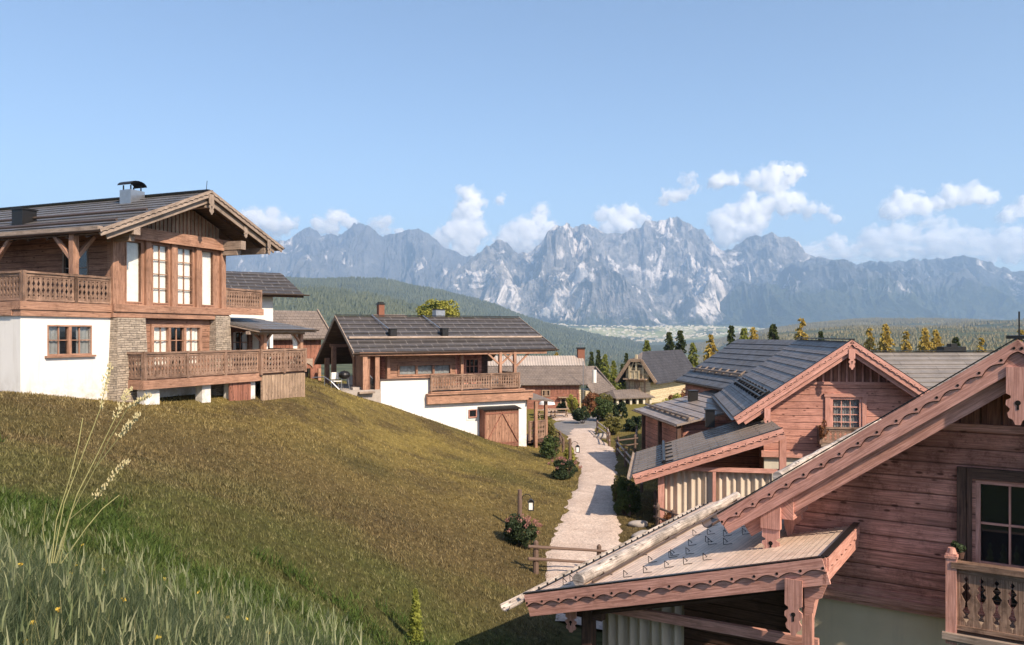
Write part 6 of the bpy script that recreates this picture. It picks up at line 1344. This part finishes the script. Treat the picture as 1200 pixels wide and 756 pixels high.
for s_ in (-1, 1):
    q = MB(); N_ = 16
    for i in range(N_): a, b = 6.283 * i / N_, 6.283 * (i + 1) / N_; q.tube((.24 * math.cos(a) - .1, s_ * .32, .24 + .24 * math.sin(a)), (.24 * math.cos(b) - .1, s_ * .32, .24 + .24 * math.sin(b)), .022, n=5)
    for i in range(4): a = 3.1416 * i / 4; q.tube((.22 * math.cos(a) - .1, s_ * .32, .24 + .22 * math.sin(a)), (-.22 * math.cos(a) - .1, s_ * .32, .24 - .22 * math.sin(a)), .006, n=4)
    q.build('wheel', M['metal'], r); q = MB(); q.bar((.1, s_ * .22, .35), (-.5, s_ * .22, 1.1), .035, .035); q.build('pull_bar', M['steel'], r)
q = MB(); q.poly([(-.3, .3), (.75, .12), (.85, .5), (-.3, .62)], -.28, .28); q.build('cart_body', M['metal'], r)
r = empty('steel_handrail', onpatio(386, 460, -.2), 0, 'pale handrail beside the steps at the left end of the terrace', 'handrail')
q = MB(); A_ = [(-1.0, .3, .75), (-.3, .1, .8), (.1, 0, .55), (.55, 0, .1)]
for a, b in zip(A_, A_[1:]): q.tube(a, b, .03, n=7)
q.build('rail', M['steel'], r)
for p in (A_[1], A_[2]): q = MB(); q.tube((p[0], p[1], -.3), p, .022, n=6); q.build('post', M['steel'], r)
for i, (u, v, c, lb) in enumerate(((422, 461, .5, 'stone doorstep left of the pale door post'), (430, 470, -.2, 'wide wooden step in front of the handcart'))):
    x, y, z = onpatio(u, v, c); q = MB(); q.box(-.5, .4, -.2, .3, -.0, .14 if i == 0 else .1); o = q.build('step', M['grey'] if i else M['gravel']); o.location = (x, y, z - (.18 if i else 0)); o.rotation_euler = (0, 0, math.atan2(.5, .866)); tag(o, lb, 'step')
# parasol and picnic tables by the barn
x, y, _ = at(641, 478, 74); z = gz(x, y); r = empty('parasol', (x, y, z), 0, 'white parasol standing in front of the old barn', 'parasol'); lathe([(.75, 1.1), (.66, 1.3), (.4, 1.45), (.2, 1.52), (0, 1.55)]).build('canopy', M['linen'], r); q = MB(); q.tube((0, 0, 0), (0, 0, 1.6), .03, n=6); q.build('pole', M['grey'], r)
for u, Y_, lb in ((641, 72.5, 'picnic table below the white parasol'), (655, 73, 'picnic table right of the white parasol')):
    x, y, _ = at(u, 480, Y_); r = empty('picnic_table', (x, y, gz(x, y)), .1, lb, 'table', 'picnic tables by the barn')
    q = MB(); q.box(-.9, .9, -.35, .35, .72, .77); q.build('tabletop', M['palev'], r)
    for s_ in (-1, 1): q = MB(); q.box(-.9, .9, s_ * .7 - .13, s_ * .7 + .13, .42, .46); q.build('bench_seat', M['palev'], r); q = MB(); q.bar((s_ * .7, -.65, 0), (s_ * .7, .3, .72), .07, .07, (1, 0, 0)); q.bar((s_ * .7, .65, 0), (s_ * .7, -.3, .72), .07, .07, (1, 0, 0)); q.bar((s_ * .7, -.7, .42), (s_ * .7, .7, .42), .06, .06, (1, 0, 0)); q.build('leg', M['palev'], r)
# potted plant on the newel post of the nearest balcony
x, y, z = N.W(bx + .1, -1.02, bz1); r = empty('small_potted_plant', (x, y, z), 0, 'tiny potted plant behind the newel post of the nearest balcony', 'plant')
lathe([(0, 0), (.05, 0), (.07, .1), (.06, .1), (0, .08)]).build('pot', M['dark'], r); link(tri_mesh('foliage', leaves((0, 0, .2), (.13, .13, .11), 260, .03, 6, seed=3), ML['dark'], 4), r)
# flower box below the small window of the red gabled house
x, y, z = Cc.W(bx_ + .1, -.62, wz0 + .02) if 0 else Cc.W(bx_ + .05, -.62, Cc.P(960, 505, -.6)[1]); r = empty('hanging_flowers', (x, y, z), 0, 'russet hanging flowers on the rail end beside the small window', 'flowers')
lathe([(0, -.12), (.12, -.12), (.16, .08), (.14, .08), (0, .05)]).build('pot', M['dark'], r); link(tri_mesh('foliage', leaves((0, -.02, .05), (.24, .2, .42), 900, .04, 9, seed=9), ML['red'], 4), r)
